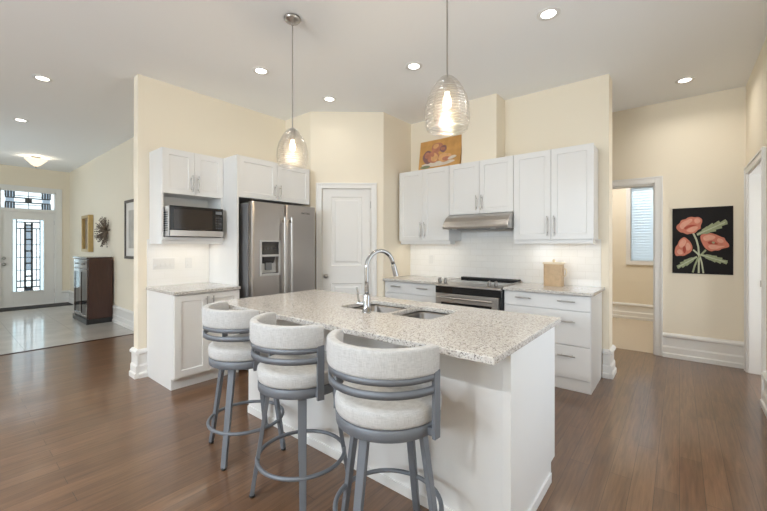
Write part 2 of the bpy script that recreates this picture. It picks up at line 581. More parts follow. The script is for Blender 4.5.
    def build(self, name, mats, parent=None, bevel=0.0, seg=2, loc=None, rot=0.0):
        me = bpy.data.meshes.new(name)
        me.from_pydata(self.v, [], self.f)
        me.polygons.foreach_set('material_index', self.mi)
        me.polygons.foreach_set('use_smooth', self.sm)
        if not isinstance(mats, (list, tuple)):
            mats = [mats]
        for m in mats:
            me.materials.append(m)
        bm = bmesh.new()
        bm.from_mesh(me)
        bmesh.ops.recalc_face_normals(bm, faces=bm.faces)
        bm.to_mesh(me)
        bm.free()
        me.update()
        o = bpy.data.objects.new(name, me)
        COL.objects.link(o)
        if parent is not None:
            o.parent = parent
        if loc is not None:
            o.location = loc
        o.rotation_euler = (0, 0, rot)
        if bevel:
            b = o.modifiers.new('bevel', 'BEVEL')
            b.width = bevel
            b.segments = seg
            b.limit_method = 'ANGLE'
            b.angle_limit = R(40)
        return o

def tag(o, label, cat, group=None, kind=None):
    o['label'] = label
    o['category'] = cat
    if group:
        o['group'] = group
    if kind:
        o['kind'] = kind
    return o

def thing(name, label, cat, loc=(0, 0, 0), rot=0.0, group=None):
    o = bpy.data.objects.new(name, None)
    o.empty_display_size = 0.1
    COL.objects.link(o)
    o.location = loc
    o.rotation_euler = (0, 0, rot)
    return tag(o, label, cat, group)

def struct(name, mb, mats, label=None, bevel=0.0, parent=None):
    o = mb.build(name, mats, parent, bevel)
    o['kind'] = 'structure'
    if parent is None:
        o['label'] = label or name.replace('_', ' ')
    return o

def struct_root(name, label, loc=(0, 0, 0), rot=0.0):
    o = bpy.data.objects.new(name, None)
    COL.objects.link(o)
    o.location = loc
    o.rotation_euler = (0, 0, rot)
    o['kind'] = 'structure'
    o['label'] = label
    return o

def copy_tree(o, parent=None):
    c = o.copy()
    COL.objects.link(c)
    if parent is not None:
        c.parent = parent
    for ch in list(o.children):
        copy_tree(ch, c)
    return c

def boolean_cut(o, cutter):
    """Cut a finished mesh by another and bake the result; the cutter is removed."""
    md = o.modifiers.new('cut', 'BOOLEAN')
    md.object = cutter
    md.operation = 'DIFFERENCE'
    md.solver = 'EXACT'
    bpy.context.view_layer.update()
    dg = bpy.context.evaluated_depsgraph_get()
    me = bpy.data.meshes.new_from_object(o.evaluated_get(dg))
    o.modifiers.clear()
    o.data = me
    bpy.data.objects.remove(cutter, do_unlink=True)
    return o

def rrect(x0, x1, y0, y1, r, n=5):
    pts = []
    for cx, cy, a in ((x1 - r, y1 - r, 0), (x0 + r, y1 - r, 90), (x0 + r, y0 + r, 180), (x1 - r, y0 + r, 270)):
        for i in range(n + 1):
            t = R(a + 90 * i / n)
            pts.append((cx + r * math.cos(t), cy + r * math.sin(t)))
    return pts

XY = lambda a, b, h: (a, b, h)
XZ = lambda a, b, h: (a, h, b)
YZ = lambda a, b, h: (h, a, b)

# ------------------------------------------------------------------ the setting
CH = 3.07
KX = -4.24       # kitchen face of the fridge wall
RY = 4.28        # face of the range wall
BY = 5.55        # far wall of the corridor
WX = 0.56        # right hand wall
EX = -11.2       # entry wall

struct('floor', MB().box(-6.4, 2.0, -4.2, 5.60, -0.1, 0.0), M['floor'], 'brown oak plank floor of the kitchen and great room')
struct('floor_foyer', MB().box(EX - 0.1, -6.4, -1.2, 2.2, -0.1, 0.0), M['tile_floor'], 'large grey beige tiles of the entry foyer')
struct('floor_side_room', MB().box(-3.0, 2.0, 5.60, 8.3, -0.1, 0.002), M['carpet'], 'beige carpet beyond the corridor doorway')
struct('trim_threshold', MB().box(-6.425, -6.385, -1.2, 1.98, 0.0, 0.006), M['dark_wood'], 'dark wood strip between the tile and the planks')
struct('ceiling', MB().box(EX - 0.2, 2.1, -4.2, 8.4, CH, CH + 0.1), M['ceiling'], 'flat white ceiling')

struct('wall_left', MB().box(KX - 0.12, KX, 1.28, 4.5, 0, CH), M['wall'], 'cream wall behind the fridge and microwave')
struct('wall_back', MB().box(KX, -0.55, RY, RY + 0.22, 0, CH), M['wall'], 'cream wall behind the range')
struct('wall_hall', MB().box(EX, KX - 0.12, 1.98, 2.10, 0, CH), M['wall'], 'cream hall wall with framed pictures')
struct('wall_hall_left', MB().box(EX, -9.95, -1.2, -1.08, 0, CH).box(-8.05, -6.4, -1.2, -1.08, 0, CH).box(-9.95, -8.05, -1.2, -1.08, 0, .55).box(-9.95, -8.05, -1.2, -1.08, 2.35, CH), M['wall'], 'cream left wall of the foyer')
mb = MB()
D0, D1, DT, TT = 0.83, 1.745, 2.115, 2.56
mb.box(EX - 0.14, EX, -1.2, D0, 0, CH)
mb.box(EX - 0.14, EX, D1, 2.10, 0, CH)
mb.box(EX - 0.14, EX, D0, D1, TT, CH)
struct('wall_entry', mb, M['wall'], 'cream entry wall round the front door')

# corridor far wall with a doorway
DX0, DX1, DZ = -1.12, -0.235, 2.10
mb = MB()
mb.box(-3.0, DX0, BY, BY + 0.12, 0, CH)
mb.box(DX1, WX + 0.14, BY, BY + 0.12, 0, CH)
mb.box(DX0, DX1, BY, BY + 0.12, DZ, CH)
struct('wall_far', mb, M['wall'], 'cream corridor wall with the poppy tapestry')
# right wall with an open doorway
OY0, OY1, OZ = 4.43, 5.38, 2.09
mb = MB()
mb.box(WX, WX + 0.14, -4.2, 1.5, 0, CH).box(WX, WX + 0.14, 3.3, OY0, 0, CH)
mb.box(WX, WX + 0.14, 1.5, 3.3, 0, .2).box(WX, WX + 0.14, 1.5, 3.3, 2.2, CH)
mb.box(WX, WX + 0.14, OY1, BY, 0, CH)
mb.box(WX, WX + 0.14, OY0, OY1, OZ, CH)
struct('wall_right', mb, M['wall'], 'cream right hand wall with a doorway')
struct('wall_right_room', MB().box(1.9, 2.0, 3.0, BY + 0.12, 0, CH).box(WX + 0.14, 1.9, 3.0, 3.1, 0, CH).box(WX + 0.14, 1.9, BY, BY + 0.12, 0, CH), M['wall'], 'walls of the room beyond the right doorway')
# side room with its window
WXA, WXB, WZA, WZB = -0.69, 0.25, 1.06, 2.40
mb = MB()
mb.box(-3.0, WXA, 8.0, 8.12, 0, CH)
mb.box(WXB, 2.0, 8.0, 8.12, 0, CH)
mb.box(WXA, WXB, 8.0, 8.12, 0, WZA)
mb.box(WXA, WXB, 8.0, 8.12, WZB, CH)
struct('wall_side_room', mb, M['wall'], 'cream wall of the carpeted side room')
struct('wall_side_room_ends', MB().box(-3.1, -3.0, BY, 8.12, 0, CH).box(1.9, 2.0, BY + .12, 8.12, 0, CH), M['wall'], 'end walls of the carpeted side room')
struct('wall_corridor_end', MB().box(-3.1, -3.0, 4.5, BY + .12, 0, CH), M['wall'], 'end of the corridor behind the kitchen')
# great room behind the camera: window wall
mb = MB()
PW = [(-5.65, -4.15, 1.55, 2.4), (-3.75, -3.1, 0.1, 2.1), (-2.9, -0.5, 1.55, 2.4)]  # the two high openings are made up, out of the backsplash reflection
xs = [-6.5, -5.65, -4.15, -3.3, -0.7, 0.7]
mb.box(-6.5, -5.65, -4.12, -4.0, 0, CH).box(-4.15, -3.75, -4.12, -4.0, 0, CH).box(-3.1, -2.9, -4.12, -4.0, 0, CH).box(-0.5, 0.7, -4.12, -4.0, 0, CH)
for x0, x1, z0, z1 in PW:
    mb.box(x0, x1, -4.12, -4.0, 0, z0).box(x0, x1, -4.12, -4.0, z1, CH)
struct('wall_rear', mb, M['wall'], 'window wall of the great room behind the camera')
struct('wall_great_room', MB().box(-6.52, -6.4, -4.0, -1.08, 0, CH), M['wall'], 'left wall of the great room')
for k, (x0, x1, z0, z1) in enumerate(PW):
    r = struct_root('window_%d' % (k + 3 if k < 2 else 7), 'great room window behind the camera', ((x0 + x1) / 2, -4.06, z0))
    hw, hh = (x1 - x0) / 2, z1 - z0
    f = MB()
    f.box(-hw, -hw + .06, -.05, .08, 0, hh).box(hw - .06, hw, -.05, .08, 0, hh).box(-hw, hw, -.05, .08, 0, .06).box(-hw, hw, -.05, .08, hh - .06, hh).box(-.03, .03, -.04, .07, 0, hh)
    f.build('window_frame', M['trim'], r)

r = struct_root('window_5', 'unseen side window added beside the camera to light the island end', (WX + .07, 2.4, .2))  # opening added out of view for light from the right
MB().box(-.05, .05, -.9, -.84, 0, 2.0).box(-.05, .05, .84, .9, 0, 2.0).box(-.05, .05, -.84, .84, 0, .06).box(-.05, .05, -.84, .84, 1.94, 2.0).build('window_frame', M['trim'], r)

r = struct_root('window_6', 'unseen foyer side window added left of the frame for light', (-9.0, -1.14, .55))  # window added out of view to feed light into the foyer
MB().box(-.95, -.89, -.05, .05, 0, 1.8).box(.89, .95, -.05, .05, 0, 1.8).box(-.89, .89, -.05, .05, 0, .06).box(-.89, .89, -.05, .05, 1.74, 1.8).build('window_frame', M['trim'], r)

# drywall chase over the hood
struct('wall_chase', MB().box(-2.05, -1.615, 4.02, RY, 2.318, CH), M['wall'], 'boxed drywall chase above the range hood cabinet')

# corner pantry with its angled door
PA, PB = Vector((-3.70, 3.05, 0)), Vector((-2.98, 3.66, 0))
ang = math.atan2(PB.y - PA.y, PB.x - PA.x)
PL = (PB - PA).length
pm = Matrix.Translation(PA) @ Matrix.Rotation(ang, 4, 'Z')
mb = MB()
mb.box(KX, -3.70, 3.05, 3.15, 0, CH)
P0, P1, PZ = 0.135, 0.795, 2.085
mb.box(0, P0, 0, .1, 0, CH, 0, pm).box(P1, PL, 0, .1, 0, CH, 0, pm).box(P0, P1, 0, .1, PZ, CH, 0, pm)
mb.box(-3.08, -2.98, 3.66, RY, 0, CH)
struct('wall_pantry', mb, M['wall'], 'angled cream pantry wall in the kitchen corner')

def casing(mb, x0, x1, z1, wd=0.075, t=0.018, mat=None, y0=-0.018):
    """door casing round an opening in the local x-z plane, standing proud towards -y."""
    mb.box(x0 - wd, x0, y0, y0 + t + .002, 0, z1 + wd, 0, mat)
    mb.box(x1, x1 + wd, y0, y0 + t + .002, 0, z1 + wd, 0, mat)
    mb.box(x0, x1, y0, y0 + t + .002, z1, z1 + wd, 0, mat)
    mb.box(x0 - wd - .0015, x0 - wd + .018, y0 - .008, y0 + t - .001, 0, z1 + wd + .0015, 0, mat)
    mb.box(x1 + wd - .018, x1 + wd + .0015, y0 - .008, y0 + t - .001, 0, z1 + wd + .0015, 0, mat)
    mb.box(x0 - wd + .018, x1 + wd - .018, y0 - .008, y0 + t - .001, z1 + wd - .018, z1 + wd + .0015, 0, mat)
    return mb

mb = casing(MB(), P0 + .012, P1 - .012, PZ - .012, .072)
o = struct('trim_pantry_door', mb, M['trim'], 'white casing of the pantry door', .003)
o.matrix_world = pm

def panel_door(mb, w, h, t, panels, depth=0.012, inset=0.03):
    """slab whose front (-y) face is cut into stiles, rails and sunken raised panels."""
    pts_x = sorted({0, w, *[p[0] for p in panels], *[p[1] for p in panels]})
    pts_z = sorted({0, h, *[p[2] for p in panels], *[p[3] for p in panels]})
    for i in range(len(pts_x) - 1):
        for j in range(len(pts_z) - 1):
            a, b, c, d = pts_x[i], pts_x[i + 1], pts_z[j], pts_z[j + 1]
            pn = any(p[0] <= a and b <= p[1] and p[2] <= c and d <= p[3] for p in panels)
            if not pn:
                mb.add([(a, 0, c), (b, 0, c), (b, 0, d), (a, 0, d)], [(0, 1, 2, 3)])
            else:
                e = depth
                ring = [(0, 0), (e * .8, e), (e * .8 + inset, e), (e * .8 + inset * 1.6, e * .35)]
                vs = []
                for s, y in ring:
                    vs += [(a + s, y, c + s), (b - s, y, c + s), (b - s, y, d - s), (a + s, y, d - s)]
                fs = []
                for k in range(len(ring) - 1):
                    for q in range(4):
                        fs.append((k * 4 + q, k * 4 + (q + 1) % 4, (k + 1) * 4 + (q + 1) % 4, (k + 1) * 4 + q))
                k = (len(ring) - 1) * 4
                fs.append((k, k + 1, k + 2, k + 3))
                mb.add(vs, fs)
    mb.add([(0, 0, 0), (w, 0, 0), (w, t, 0), (0, t, 0), (0, 0, h), (w, 0, h), (w, t, h), (0, t, h)],
           [(0, 3, 2, 1), (4, 5, 6, 7), (1, 2, 6, 5), (2, 3, 7, 6), (3, 0, 4, 7)])
    return mb

d2 = struct_root('door_2', 'white two panel pantry door in the angled corner wall', PA, ang)
pw = P1 - P0 - .03
o = panel_door(MB(), pw, 2.065, .035, [(.115, pw - .115, 1.07, 1.965), (.115, pw - .115, .22, .84)]).build('door_slab', M['trim'], d2)
o.location = (P0 + .015, .012, .006)
mb = MB()
mb.lathe([(.026, 0), (.026, .004), (.012, .008), (.011, .03), (.024, .036), (.029, .05), (.024, .063), (.001, .068)], 20, (0, 0, 0), 0, Matrix.Rotation(R(90), 4, 'X'))
o = mb.build('door_knob', M['nickel'], d2)
o.location = (P0 + .066, .012, .945)
for hz in (.25, 1.82):
    MB().rod((P1 - .012, .006, hz), (P1 - .012, .006, hz + .09), .008, n=8).build('hinge', M['nickel'], d2)

# corridor doorway casing and the right doorway casing
mb = casing(MB(), DX0, DX1, DZ, .078)
mb.box(DX0, DX0 + .015, 0, .13, 0, DZ).box(DX1 - .015, DX1, 0, .13, 0, DZ).box(DX0, DX1, 0, .13, DZ - .015, DZ)
o = struct('trim_corridor_door', mb, M['trim'], 'white casing of the doorway beside the tapestry', .003)
o.location = (0, BY, 0)
mb = casing(MB(), OY0, OY1, OZ, .07)
mb.box(OY0 - .0, OY0 + .015, 0, .15, 0, OZ).box(OY1 - .015, OY1, 0, .15, 0, OZ).box(OY0, OY1, 0, .15, OZ - .015, OZ)
o = struct('trim_right_door', mb, M['trim'], 'white casing of the doorway in the right wall', .003)
# local x runs along -Y of the room, facing -X
for v in o.data.vertices:
    x, y, z = v.co
    v.co = (WX + y, x, z)
o.data.flip_normals()
tag(MB().box(WX + .085, WX + .115, OY1 - .018, OY1 - .0148, .91, .975).build('strike_plate', M['nickel']),
    'small metal strike plate on the white jamb of the right doorway', 'strike plate')

# baseboards with a stepped profile
BP = [(0, 0), (.036, 0), (.036, .045), (.024, .055), (.024, .118), (.013, .135), (.013, .232), (.030, .246), (.030, .266), (.012, .284), (0, .288)]
def baseboard(name, label, p0, p1, out, ext0=0, ext1=0):
    p0, p1, out = Vector((*p0, 0)), Vector((*p1, 0)), Vector((*out, 0))
    t = (p1 - p0).normalized()
    a, b = p0 - t * ext0, p1 + t * ext1
    mb = MB()
    k = len(BP)
    vs = [a + out * q[0] + Vector((0, 0, q[1])) for q in BP] + [b + out * q[0] + Vector((0, 0, q[1])) for q in BP]
    mb.add(vs, [(i, (i + 1) % k, k + (i + 1) % k, k + i) for i in range(k)] + [tuple(range(k)), tuple(reversed(range(k, 2 * k)))])
    return struct(name, mb, M['trim'], label)
baseboard('baseboard_hall', 'tall white baseboard of the hall wall', (EX, 1.98), (KX - .12, 1.98), (0, -1))
baseboard('baseboard_entry', 'white baseboard beside the front door', (EX, 1.83), (EX, 1.98), (1, 0))
baseboard('baseboard_left_end', 'white baseboard on the end of the fridge wall', (KX - .12, 1.28), (KX, 1.28), (0, -1), .026, .026)
baseboard('baseboard_left', 'white baseboard beside the left base cabinet', (KX, 1.28), (KX, 1.356), (1, 0))
baseboard('baseboard_left_back', 'white baseboard on the hall side of the fridge wall', (KX - .12, 1.28), (KX - .12, 1.98), (-1, 0))
baseboard('baseboard_back', 'white baseboard beside the drawer cabinet', (-.605, RY), (-.55, RY), (0, -1))
baseboard('baseboard_back_end', 'white baseboard on the end of the range wall', (-.55, RY), (-.55, RY + .22), (1, 0), .026, .026)
baseboard('baseboard_far', 'tall white baseboard under the poppy tapestry', (DX1 + .078, BY), (WX, BY), (0, -1))
baseboard('baseboard_right', 'white baseboard of the right wall', (WX, 3.3), (WX, OY0 - .07), (-1, 0))
baseboard('baseboard_side_room', 'white baseboard under the side room window', (-3, 8.0), (1.9, 8.0), (0, -1))
baseboard('baseboard_pantry', 'white baseboard right of the pantry door', tuple((pm @ Vector((P1 + .06, 0, 0)))[:2]), tuple(PB[:2]), (math.sin(ang), -math.cos(ang)))

# front door, transom and their leaded glass -------------------------------------------------
fd = struct_root('door_1', 'white front door with a tall leaded glass panel', (EX, 0, 0))
# local frame: y along the wall, faces +x
GY0, GY1, GZ0, GZ1 = 1.04, 1.535, 0.335, 1.915
mb = MB()
DXF = -.03
mb.box(DXF - .045, DXF, D0 + .03, GY0, .02, 2.085).box(DXF - .045, DXF, GY1, D1 - .03, .02, 2.085)
mb.box(DXF - .045, DXF, GY0, GY1, .02, GZ0).box(DXF - .045, DXF, GY0, GY1, GZ1, 2.085)
for a, b, c, d in ((GY0 - .03, GY0, GZ0 - .03, GZ1 + .03), (GY1, GY1 + .03, GZ0 - .03, GZ1 + .03), (GY0, GY1, GZ0 - .03, GZ0), (GY0, GY1, GZ1, GZ1 + .03)):
    mb.box(DXF - .005, DXF + .012, a, b, c, d)
mb.build('door_slab', M['trim'], fd, .003)
def pane(mb, y0, y1, z0, z1, x=DXF - .022, t=.004, mi=0):
    mb.box(x - t, x, y0, y1, z0, z1, mi)
gm = MB()
cy = (GY0 + GY1) / 2
pane(gm, GY0, GY0 + .06, GZ0, GZ1, mi=1)
pane(gm, GY1 - .06, GY1, GZ0, GZ1, mi=1)
pane(gm, GY0 + .06, cy - .055, GZ0, GZ1)
pane(gm, cy + .055, GY1 - .06, GZ0, GZ1)
for i, (z0, z1, mi) in enumerate(((GZ0, .42, 3), (.42, .62, 0), (.62, .80, 0), (.80, 1.08, 2), (1.08, 1.36, 2), (1.36, 1.60, 2), (1.60, 1.80, 2), (1.80, GZ1, 0))):
    pane(gm, cy - .05, cy + .05, z0, z1, mi=mi)
gm.build('leaded_glass', [M['frost'], M['aqua_glass'], M['bevel_glass'], M['smoke_glass']], fd)
lm = MB()
def came(y0, y1, z0, z1, x=DXF - .022):
    lm.box(x - .010, x + .006, y0, y1, z0, z1)
for y, wd, z0, z1 in ((GY0 + .06, .014, GZ0, GZ1), (GY1 - .06, .014, GZ0, GZ1), (cy - .055, .034, GZ0, 1.86), (cy + .055, .034, GZ0, 1.86), (GY0 + .12, .011, .42, 1.72), (GY1 - .12, .011, .42, 1.72)):
    came(y - wd / 2, y + wd / 2, z0, z1)
for z, wd in ((.42, .022), (.56, .022), (.80, .012), (1.08, .012), (1.36, .012), (1.72, .022), (1.86, .020)):
    came(GY0 + .06, GY1 - .06, z - wd / 2, z + wd / 2)
for z in (.40, .66, .95, 1.22, 1.48, 1.66, 1.80):
    came(cy - .055, cy + .055, z - .016, z + .016)
lm.build('lead_came', M['lead'], fd)
for z, r in ((1.07, .030), (.94, .033)):
    k = MB().lathe([(r, 0), (r, .008), (r * .45, .014), (r * .4, .035), (r * .85, .042), (r, .055), (r * .8, .068), (.001, .072)], 16, (0, 0, 0), 0, Matrix.Rotation(R(90), 4, 'Y'))
    o = k.build('door_knob' if z < 1 else 'deadbolt', M['nickel'], fd)
    o.location = (DXF, D0 + .075, z)
for hz in (.25, 1.05, 1.82):
    MB().rod((DXF + .006, D1 - .026, hz), (DXF + .006, D1 - .026, hz + .1), .008, n=8).build('hinge', M['nickel'], fd)
# frame and casing
mb = MB()
mb.box(-.14, .005, D0, D0 + .03, 0, TT).box(-.14, .005, D1 - .03, D1, 0, TT).box(-.14, .005, D0, D1, TT - .03, TT).box(-.14, .008, D0, D1, 2.085, 2.155)
mb.box(-.002, .02, D0 - .10, D0, 0, TT + .09).box(-.002, .02, D1, D1 + .10, 0, TT + .09).box(-.002, .02, D0, D1, TT, TT + .09)
mb.box(-.12, 0, D0, D1, -.01, .02)
o = struct('trim_front_door', mb, M['trim'], 'white frame and casing round the front door', .003)
o.location = (EX, 0, 0)
tr = struct_root('window_1', 'leaded glass transom above the front door', (EX, 0, 0))
TY0, TY1, TZ0, TZ1 = D0 + .03, D1 - .03, 2.155, TT - .03
gm = MB()
for a, b, mi in ((TY0, TY0 + .07, 0), (TY0 + .07, TY0 + .20, 2), (TY0 + .20, TY1 - .20, 0), (TY1 - .20, TY1 - .07, 2), (TY1 - .07, TY1, 0)):
    pane(gm, a, b, TZ0, TZ1, mi=mi)
gm.build('leaded_glass', [M['frost'], M['aqua_glass'], M['bevel_glass']], tr)
lm = MB()
zc = (TZ0 + TZ1) / 2
for y in (TY0 + .07, TY0 + .11, TY0 + .155, TY0 + .20, TY1 - .20, TY1 - .155, TY1 - .11, TY1 - .07):
    for z0, z1 in ((TZ0, zc - .05), (zc + .05, TZ1)):
        came(y - .013, y + .013, z0, z1)
for z in (zc - .05, zc + .05):
    came(TY0 + .07, TY1 - .07, z - .011, z + .011)
for z in (TZ0 + .09, TZ1 - .09):
    came(TY0 + .2, TY1 - .2, z - .006, z + .006)
yc = (TY0 + TY1) / 2
came(yc - .055, yc + .055, zc - .04, zc + .04)
came(yc - .004, yc + .004, TZ0, TZ1)
lm.build('lead_came', M['lead'], tr)

# side room window with its slatted blind
wn = struct_root('window_2', 'bright window with white slatted blind in the side room', (0, 8.0, 0))
mb = casing(MB(), WXA, WXB, 0, .07)
f = MB()
f.box(WXA - .07, WXA, -.02, .10, WZA - .07, WZB + .07).box(WXB, WXB + .07, -.02, .10, WZA - .07, WZB + .07)
f.box(WXA, WXB, -.02, .10, WZB, WZB + .07).box(WXA - .07, WXB + .07, -.03, .10, WZA - .07, WZA)
f.build('window_frame', M['trim'], wn, .003)
MB().box(WXA, WXB, .075, .08, WZA, WZB).build('window_pane', M['window_glass'], wn)
bl = MB()
nz = 27
for i in range(nz):
    z = WZA + .03 + (WZB - WZA - .06) * i / (nz - 1)
    mt = Matrix.Translation((0, .03, z)) @ Matrix.Rotation(R(-50), 4, 'X')
    bl.box(WXA + .01, WXB - .01, -.033, .033, -.0012, .0012, 0, mt)
bl.box(WXA + .01, WXB - .01, .005, .055, WZA + .002, WZA + .02)
bl.build('slat_blind', M['blind'], wn)

# backsplashes
struct('trim_backsplash', MB().box(-2.98, -.62, RY - .012, RY, .914, 1.40).box(-2.181, -1.398, RY - .012, RY, 1.40, 1.71), M['subway'], 'white subway tile backsplash behind the range')
struct('trim_backsplash_left', MB().box(KX, KX + .012, 1.36, 1.99, .914, 1.40), M['subway_side'], 'white tile backsplash under the microwave')

# ------------------------------------------------------------------ cabinetry
def bar_pull(parent, x, z, length, vertical, y=-.02):
    """brushed bar pull on two posts, in the front's own frame (front at y, facing -y)."""
    mb = MB()
    yo = y - .032
    if vertical:
        mb.rod((x, yo, z), (x, yo, z + length), .006)
        for q in (.03, length - .03):
            mb.rod((x, y, z + q), (x, yo, z + q), .0045, n=8)
    else:
        mb.rod((x, yo, z), (x + length, yo, z), .006)
        for q in (.03, length - .03):
            mb.rod((x + q, y, z), (x + q, yo, z), .0045, n=8)
    return mb.build('handle', M['nickel'], parent)

def shaker(parent, x0, x1, z0, z1, name='door', t=.02, rail=.058, depth=.008):
    """framed front with a sunken flat panel; front face at y=-t."""
    mb = MB()
    a, b, c, d = x0, x1, z0, z1
    s, e = rail, depth
    o4 = [(a, -t, c), (b, -t, c), (b, -t, d), (a, -t, d)]
    i4 = [(a + s, -t, c + s), (b - s, -t, c + s), (b - s, -t, d - s), (a + s, -t, d - s)]
    p4 = [(a + s + .004, -t + e, c + s + .004), (b - s - .004, -t + e, c + s + .004), (b - s - .004, -t + e, d - s - .004), (a + s + .004, -t + e, d - s - .004)]
    k4 = [(a, 0, c), (b, 0, c), (b, 0, d), (a, 0, d)]
    vs = o4 + i4 + p4 + k4
    fs = []
    for q in range(4):
        r = (q + 1) % 4
        fs += [(q, r, 4 + r, 4 + q), (4 + q, 4 + r, 8 + r, 8 + q), (12 + q, 12 + r, r, q)]
    fs += [(8, 9, 10, 11), (15, 14, 13, 12)]
    mb.add(vs, fs)
    return mb.build(name, M['cabinet'], parent)

def slab(parent, x0, x1, z0, z1, name='drawer', t=.02):
    return MB().box(x0, x1, -t, 0, z0, z1).build(name, M['cabinet'], parent, .002)

G = .0018
def two_door_upper(name, label, group, loc, rot, wd, dp, h, split, pull, rail=True, pullz=.04, body_mb=None, inset=0):
    r = thing(name, label, 'cabinet', loc, rot, group)
    mb = body_mb or MB().box(0, wd - inset, 0, dp, 0, h)
    mb.build('body', M['cabinet'], r)
    for x0, x1, px in ((G, split - G, split - .032), (split + G, wd - G, split + .032)):
        d = shaker(r, x0, x1, 0 + G, h - G)
        bar_pull(d, px, pullz, pull, True)
    if rail:
        MB().box(0, wd - inset, .012, .03, -.043, -.0005).box(0, .018, .0305, .13, -.043, -.0005).box(wd - inset - .018, wd - inset, .0305, .13, -.043, -.0005).build('light_rail', M['cabinet'], r, .002)
    return r

UG = 'white upper cabinets over the range counter'
two_door_upper('upper_cabinet', 'white two-door upper cabinet nearest the pantry, fruit painting on top', UG, (-2.94, 3.97, 1.397), 0, .757, .31, .92, .378, .2)
two_door_upper('upper_cabinet', 'short white two-door upper cabinet above the steel range hood', UG, (-2.181, 3.97, 1.705), 0, .783, .31, .612, .39, .17, rail=False)
two_door_upper('upper_cabinet', 'tall white two-door upper cabinet above the tan canister, right of the hood', UG, (-1.396, 3.97, 1.397), 0, .764, .31, .92, .38, .2, inset=.013)

# microwave cabinet: doors above an open niche, shelf under the oven
mh = 2.296 - 1.39
mb = MB()
mb.box(0, .018, 0, .32, -.038, mh).box(.592, .61, 0, .32, -.038, mh).box(.018, .592, 0, .308, .466, mh).box(.018, .592, .308, .32, .03, mh - .001)
r = thing('microwave_cabinet', 'white upper cabinet with an open niche holding the microwave', 'cabinet', (-3.915, 1.381, 1.39), R(90))
mb.build('body', M['cabinet'], r)
for x0, x1, px in ((G, .305 - G, .305 - .032), (.305 + G, .61 - G, .305 + .032)):
    d = shaker(r, x0, x1, .463, mh - G)
    bar_pull(d, px, .463 + .03, .17, True)
MB().box(.0185, .5915, -.0, .307, .0, .03).box(.0, .608, -.03, -.0005, .0, .03).build('shelf', M['cabinet'], r, .002)
MB().box(.0185, .5915, .0, .02, -.038, -.0005).build('light_rail', M['cabinet'], r, .002)

# fridge surround: tall end panel and the deep cabinet over the fridge
tag(MB().box(-4.235, -3.61, 1.9925, 2.012, 0.0, 2.296).build('fridge_end_panel', M['cabinet'], None, .001),
    'tall white end panel between the microwave counter and the fridge', 'cabinet panel')
two_door_upper('fridge_cabinet', 'deep white two-door cabinet directly above the steel fridge', None, (-3.635, 2.014, 1.852), R(90), .95, .60, .444, .475, .15, rail=False, pullz=.03)

# left base cabinet
r = thing('base_cabinet', 'white two-door base cabinet under the microwave, beside the wall end', 'cabinet', (-3.572, 1.358, 0), R(90))
MB().box(0, .633, 0, .663, .105, .882).box(0, .633, .06, .663, 0, .105).build('body', M['cabinet'], r)
for x0, x1, px in ((.004, .315 - G, .315 - .03), (.315 + G, .630, .315 + .03)):
    d = shaker(r, x0, x1, .125, .875)
    bar_pull(d, px, .68, .17, True)
MB().box(.0, .633, .052, .0595, 0, .104).build('toe_kick', M['cabinet'], r, .002)
tag(MB().box(-4.236, -3.53, 1.347, 1.991, .884, .914).build('countertop', M['granite'], None, .004),
    'short speckled granite countertop under the microwave', 'countertop')

# range wall base cabinets
def drawer_base(label, x0, x1, fronts, toe=True):
    wd = x1 - x0
    r = thing('drawer_cabinet', label, 'cabinet', (x0, 3.70, 0), 0, 'white drawer base cabinets beside the range')
    MB().box(0, wd, 0, .575, .0, .883).build('body', M['cabinet'], r)
    for z0, z1 in fronts:
        d = slab(r, .003, wd - .003, z0, z1)
        for fx in (.25, .75):
            bar_pull(d, wd * fx - .075, z1 - .055 if z1 - z0 < .2 else (z0 + z1) / 2 + .06, .15, False)
    MB().box(0, wd, -.010, 0, 0, .108).build('toe_kick', M['cabinet'], r, .002)
    return r
FR = [(.112, .412), (.418, .733), (.739, .876)]
drawer_base('white drawer cabinet left of the range, beside the pantry wall', -2.975, -2.185, FR)
drawer_base('white three-drawer cabinet right of the range, at the open wall end', -1.398, -.612, FR)
tag(MB().box(-2.976, -2.183, 3.635, RY - .013, .884, .914).build('countertop', M['granite'], None, .004),
    'granite countertop between the pantry wall and the range', 'countertop')
tag(MB().box(-1.398, -.585, 3.635, RY - .013, .884, .914).build('countertop', M['granite'], None, .004),
    'granite countertop right of the range, carrying the tan canister', 'countertop')

# ------------------------------------------------------------------ island
IX0, IX1, IY0, IY1 = -2.68, -.567, 1.578, 2.285
r = thing('island_cabinet', 'white panelled kitchen island base under the big granite top', 'island', (IX0, IY0, 0))
W, Dp = IX1 - IX0, IY1 - IY0
MB().box(0, W - .02, 0, Dp, .0, .883).build('body', M['cabinet'], r)
ep = [(0, 0), (Dp - .10, 0), (Dp - .10, .10), (Dp, .10), (Dp, .883), (0, .883)]
MB().prism(ep, W - .02, W, YZ).box(W - .035, W + .002, -.012, .008, 0, .883).build('end_panel', M['cabinet'], r, .002)
MB().box(0, W - .036, -.010, 0, 0, .055).build('base_trim', M['cabinet'], r, .002)
MB().box(W, W + .010, .0, Dp - .10, 0, .055).build('base_trim', M['cabinet'], r, .002)
top = MB().box(-2.71, -.535, 1.31, 2.30, .884, .914).build('island_countertop', M['granite'])
BAS = [(-1.83, -1.412, 1.755, 2.12), (-1.388, -1.095, 1.755, 2.12)]
cut = MB()
for a, b, c, d in BAS:
    cut.prism(rrect(a, b, c, d, .045), .85, .95, XY)
boolean_cut(top, cut.build('cutter', M['granite']))
bv = top.modifiers.new('bevel', 'BEVEL')
bv.width = .004
bv.segments = 2
bv.limit_method = 'ANGLE'
bv.angle_limit = R(50)
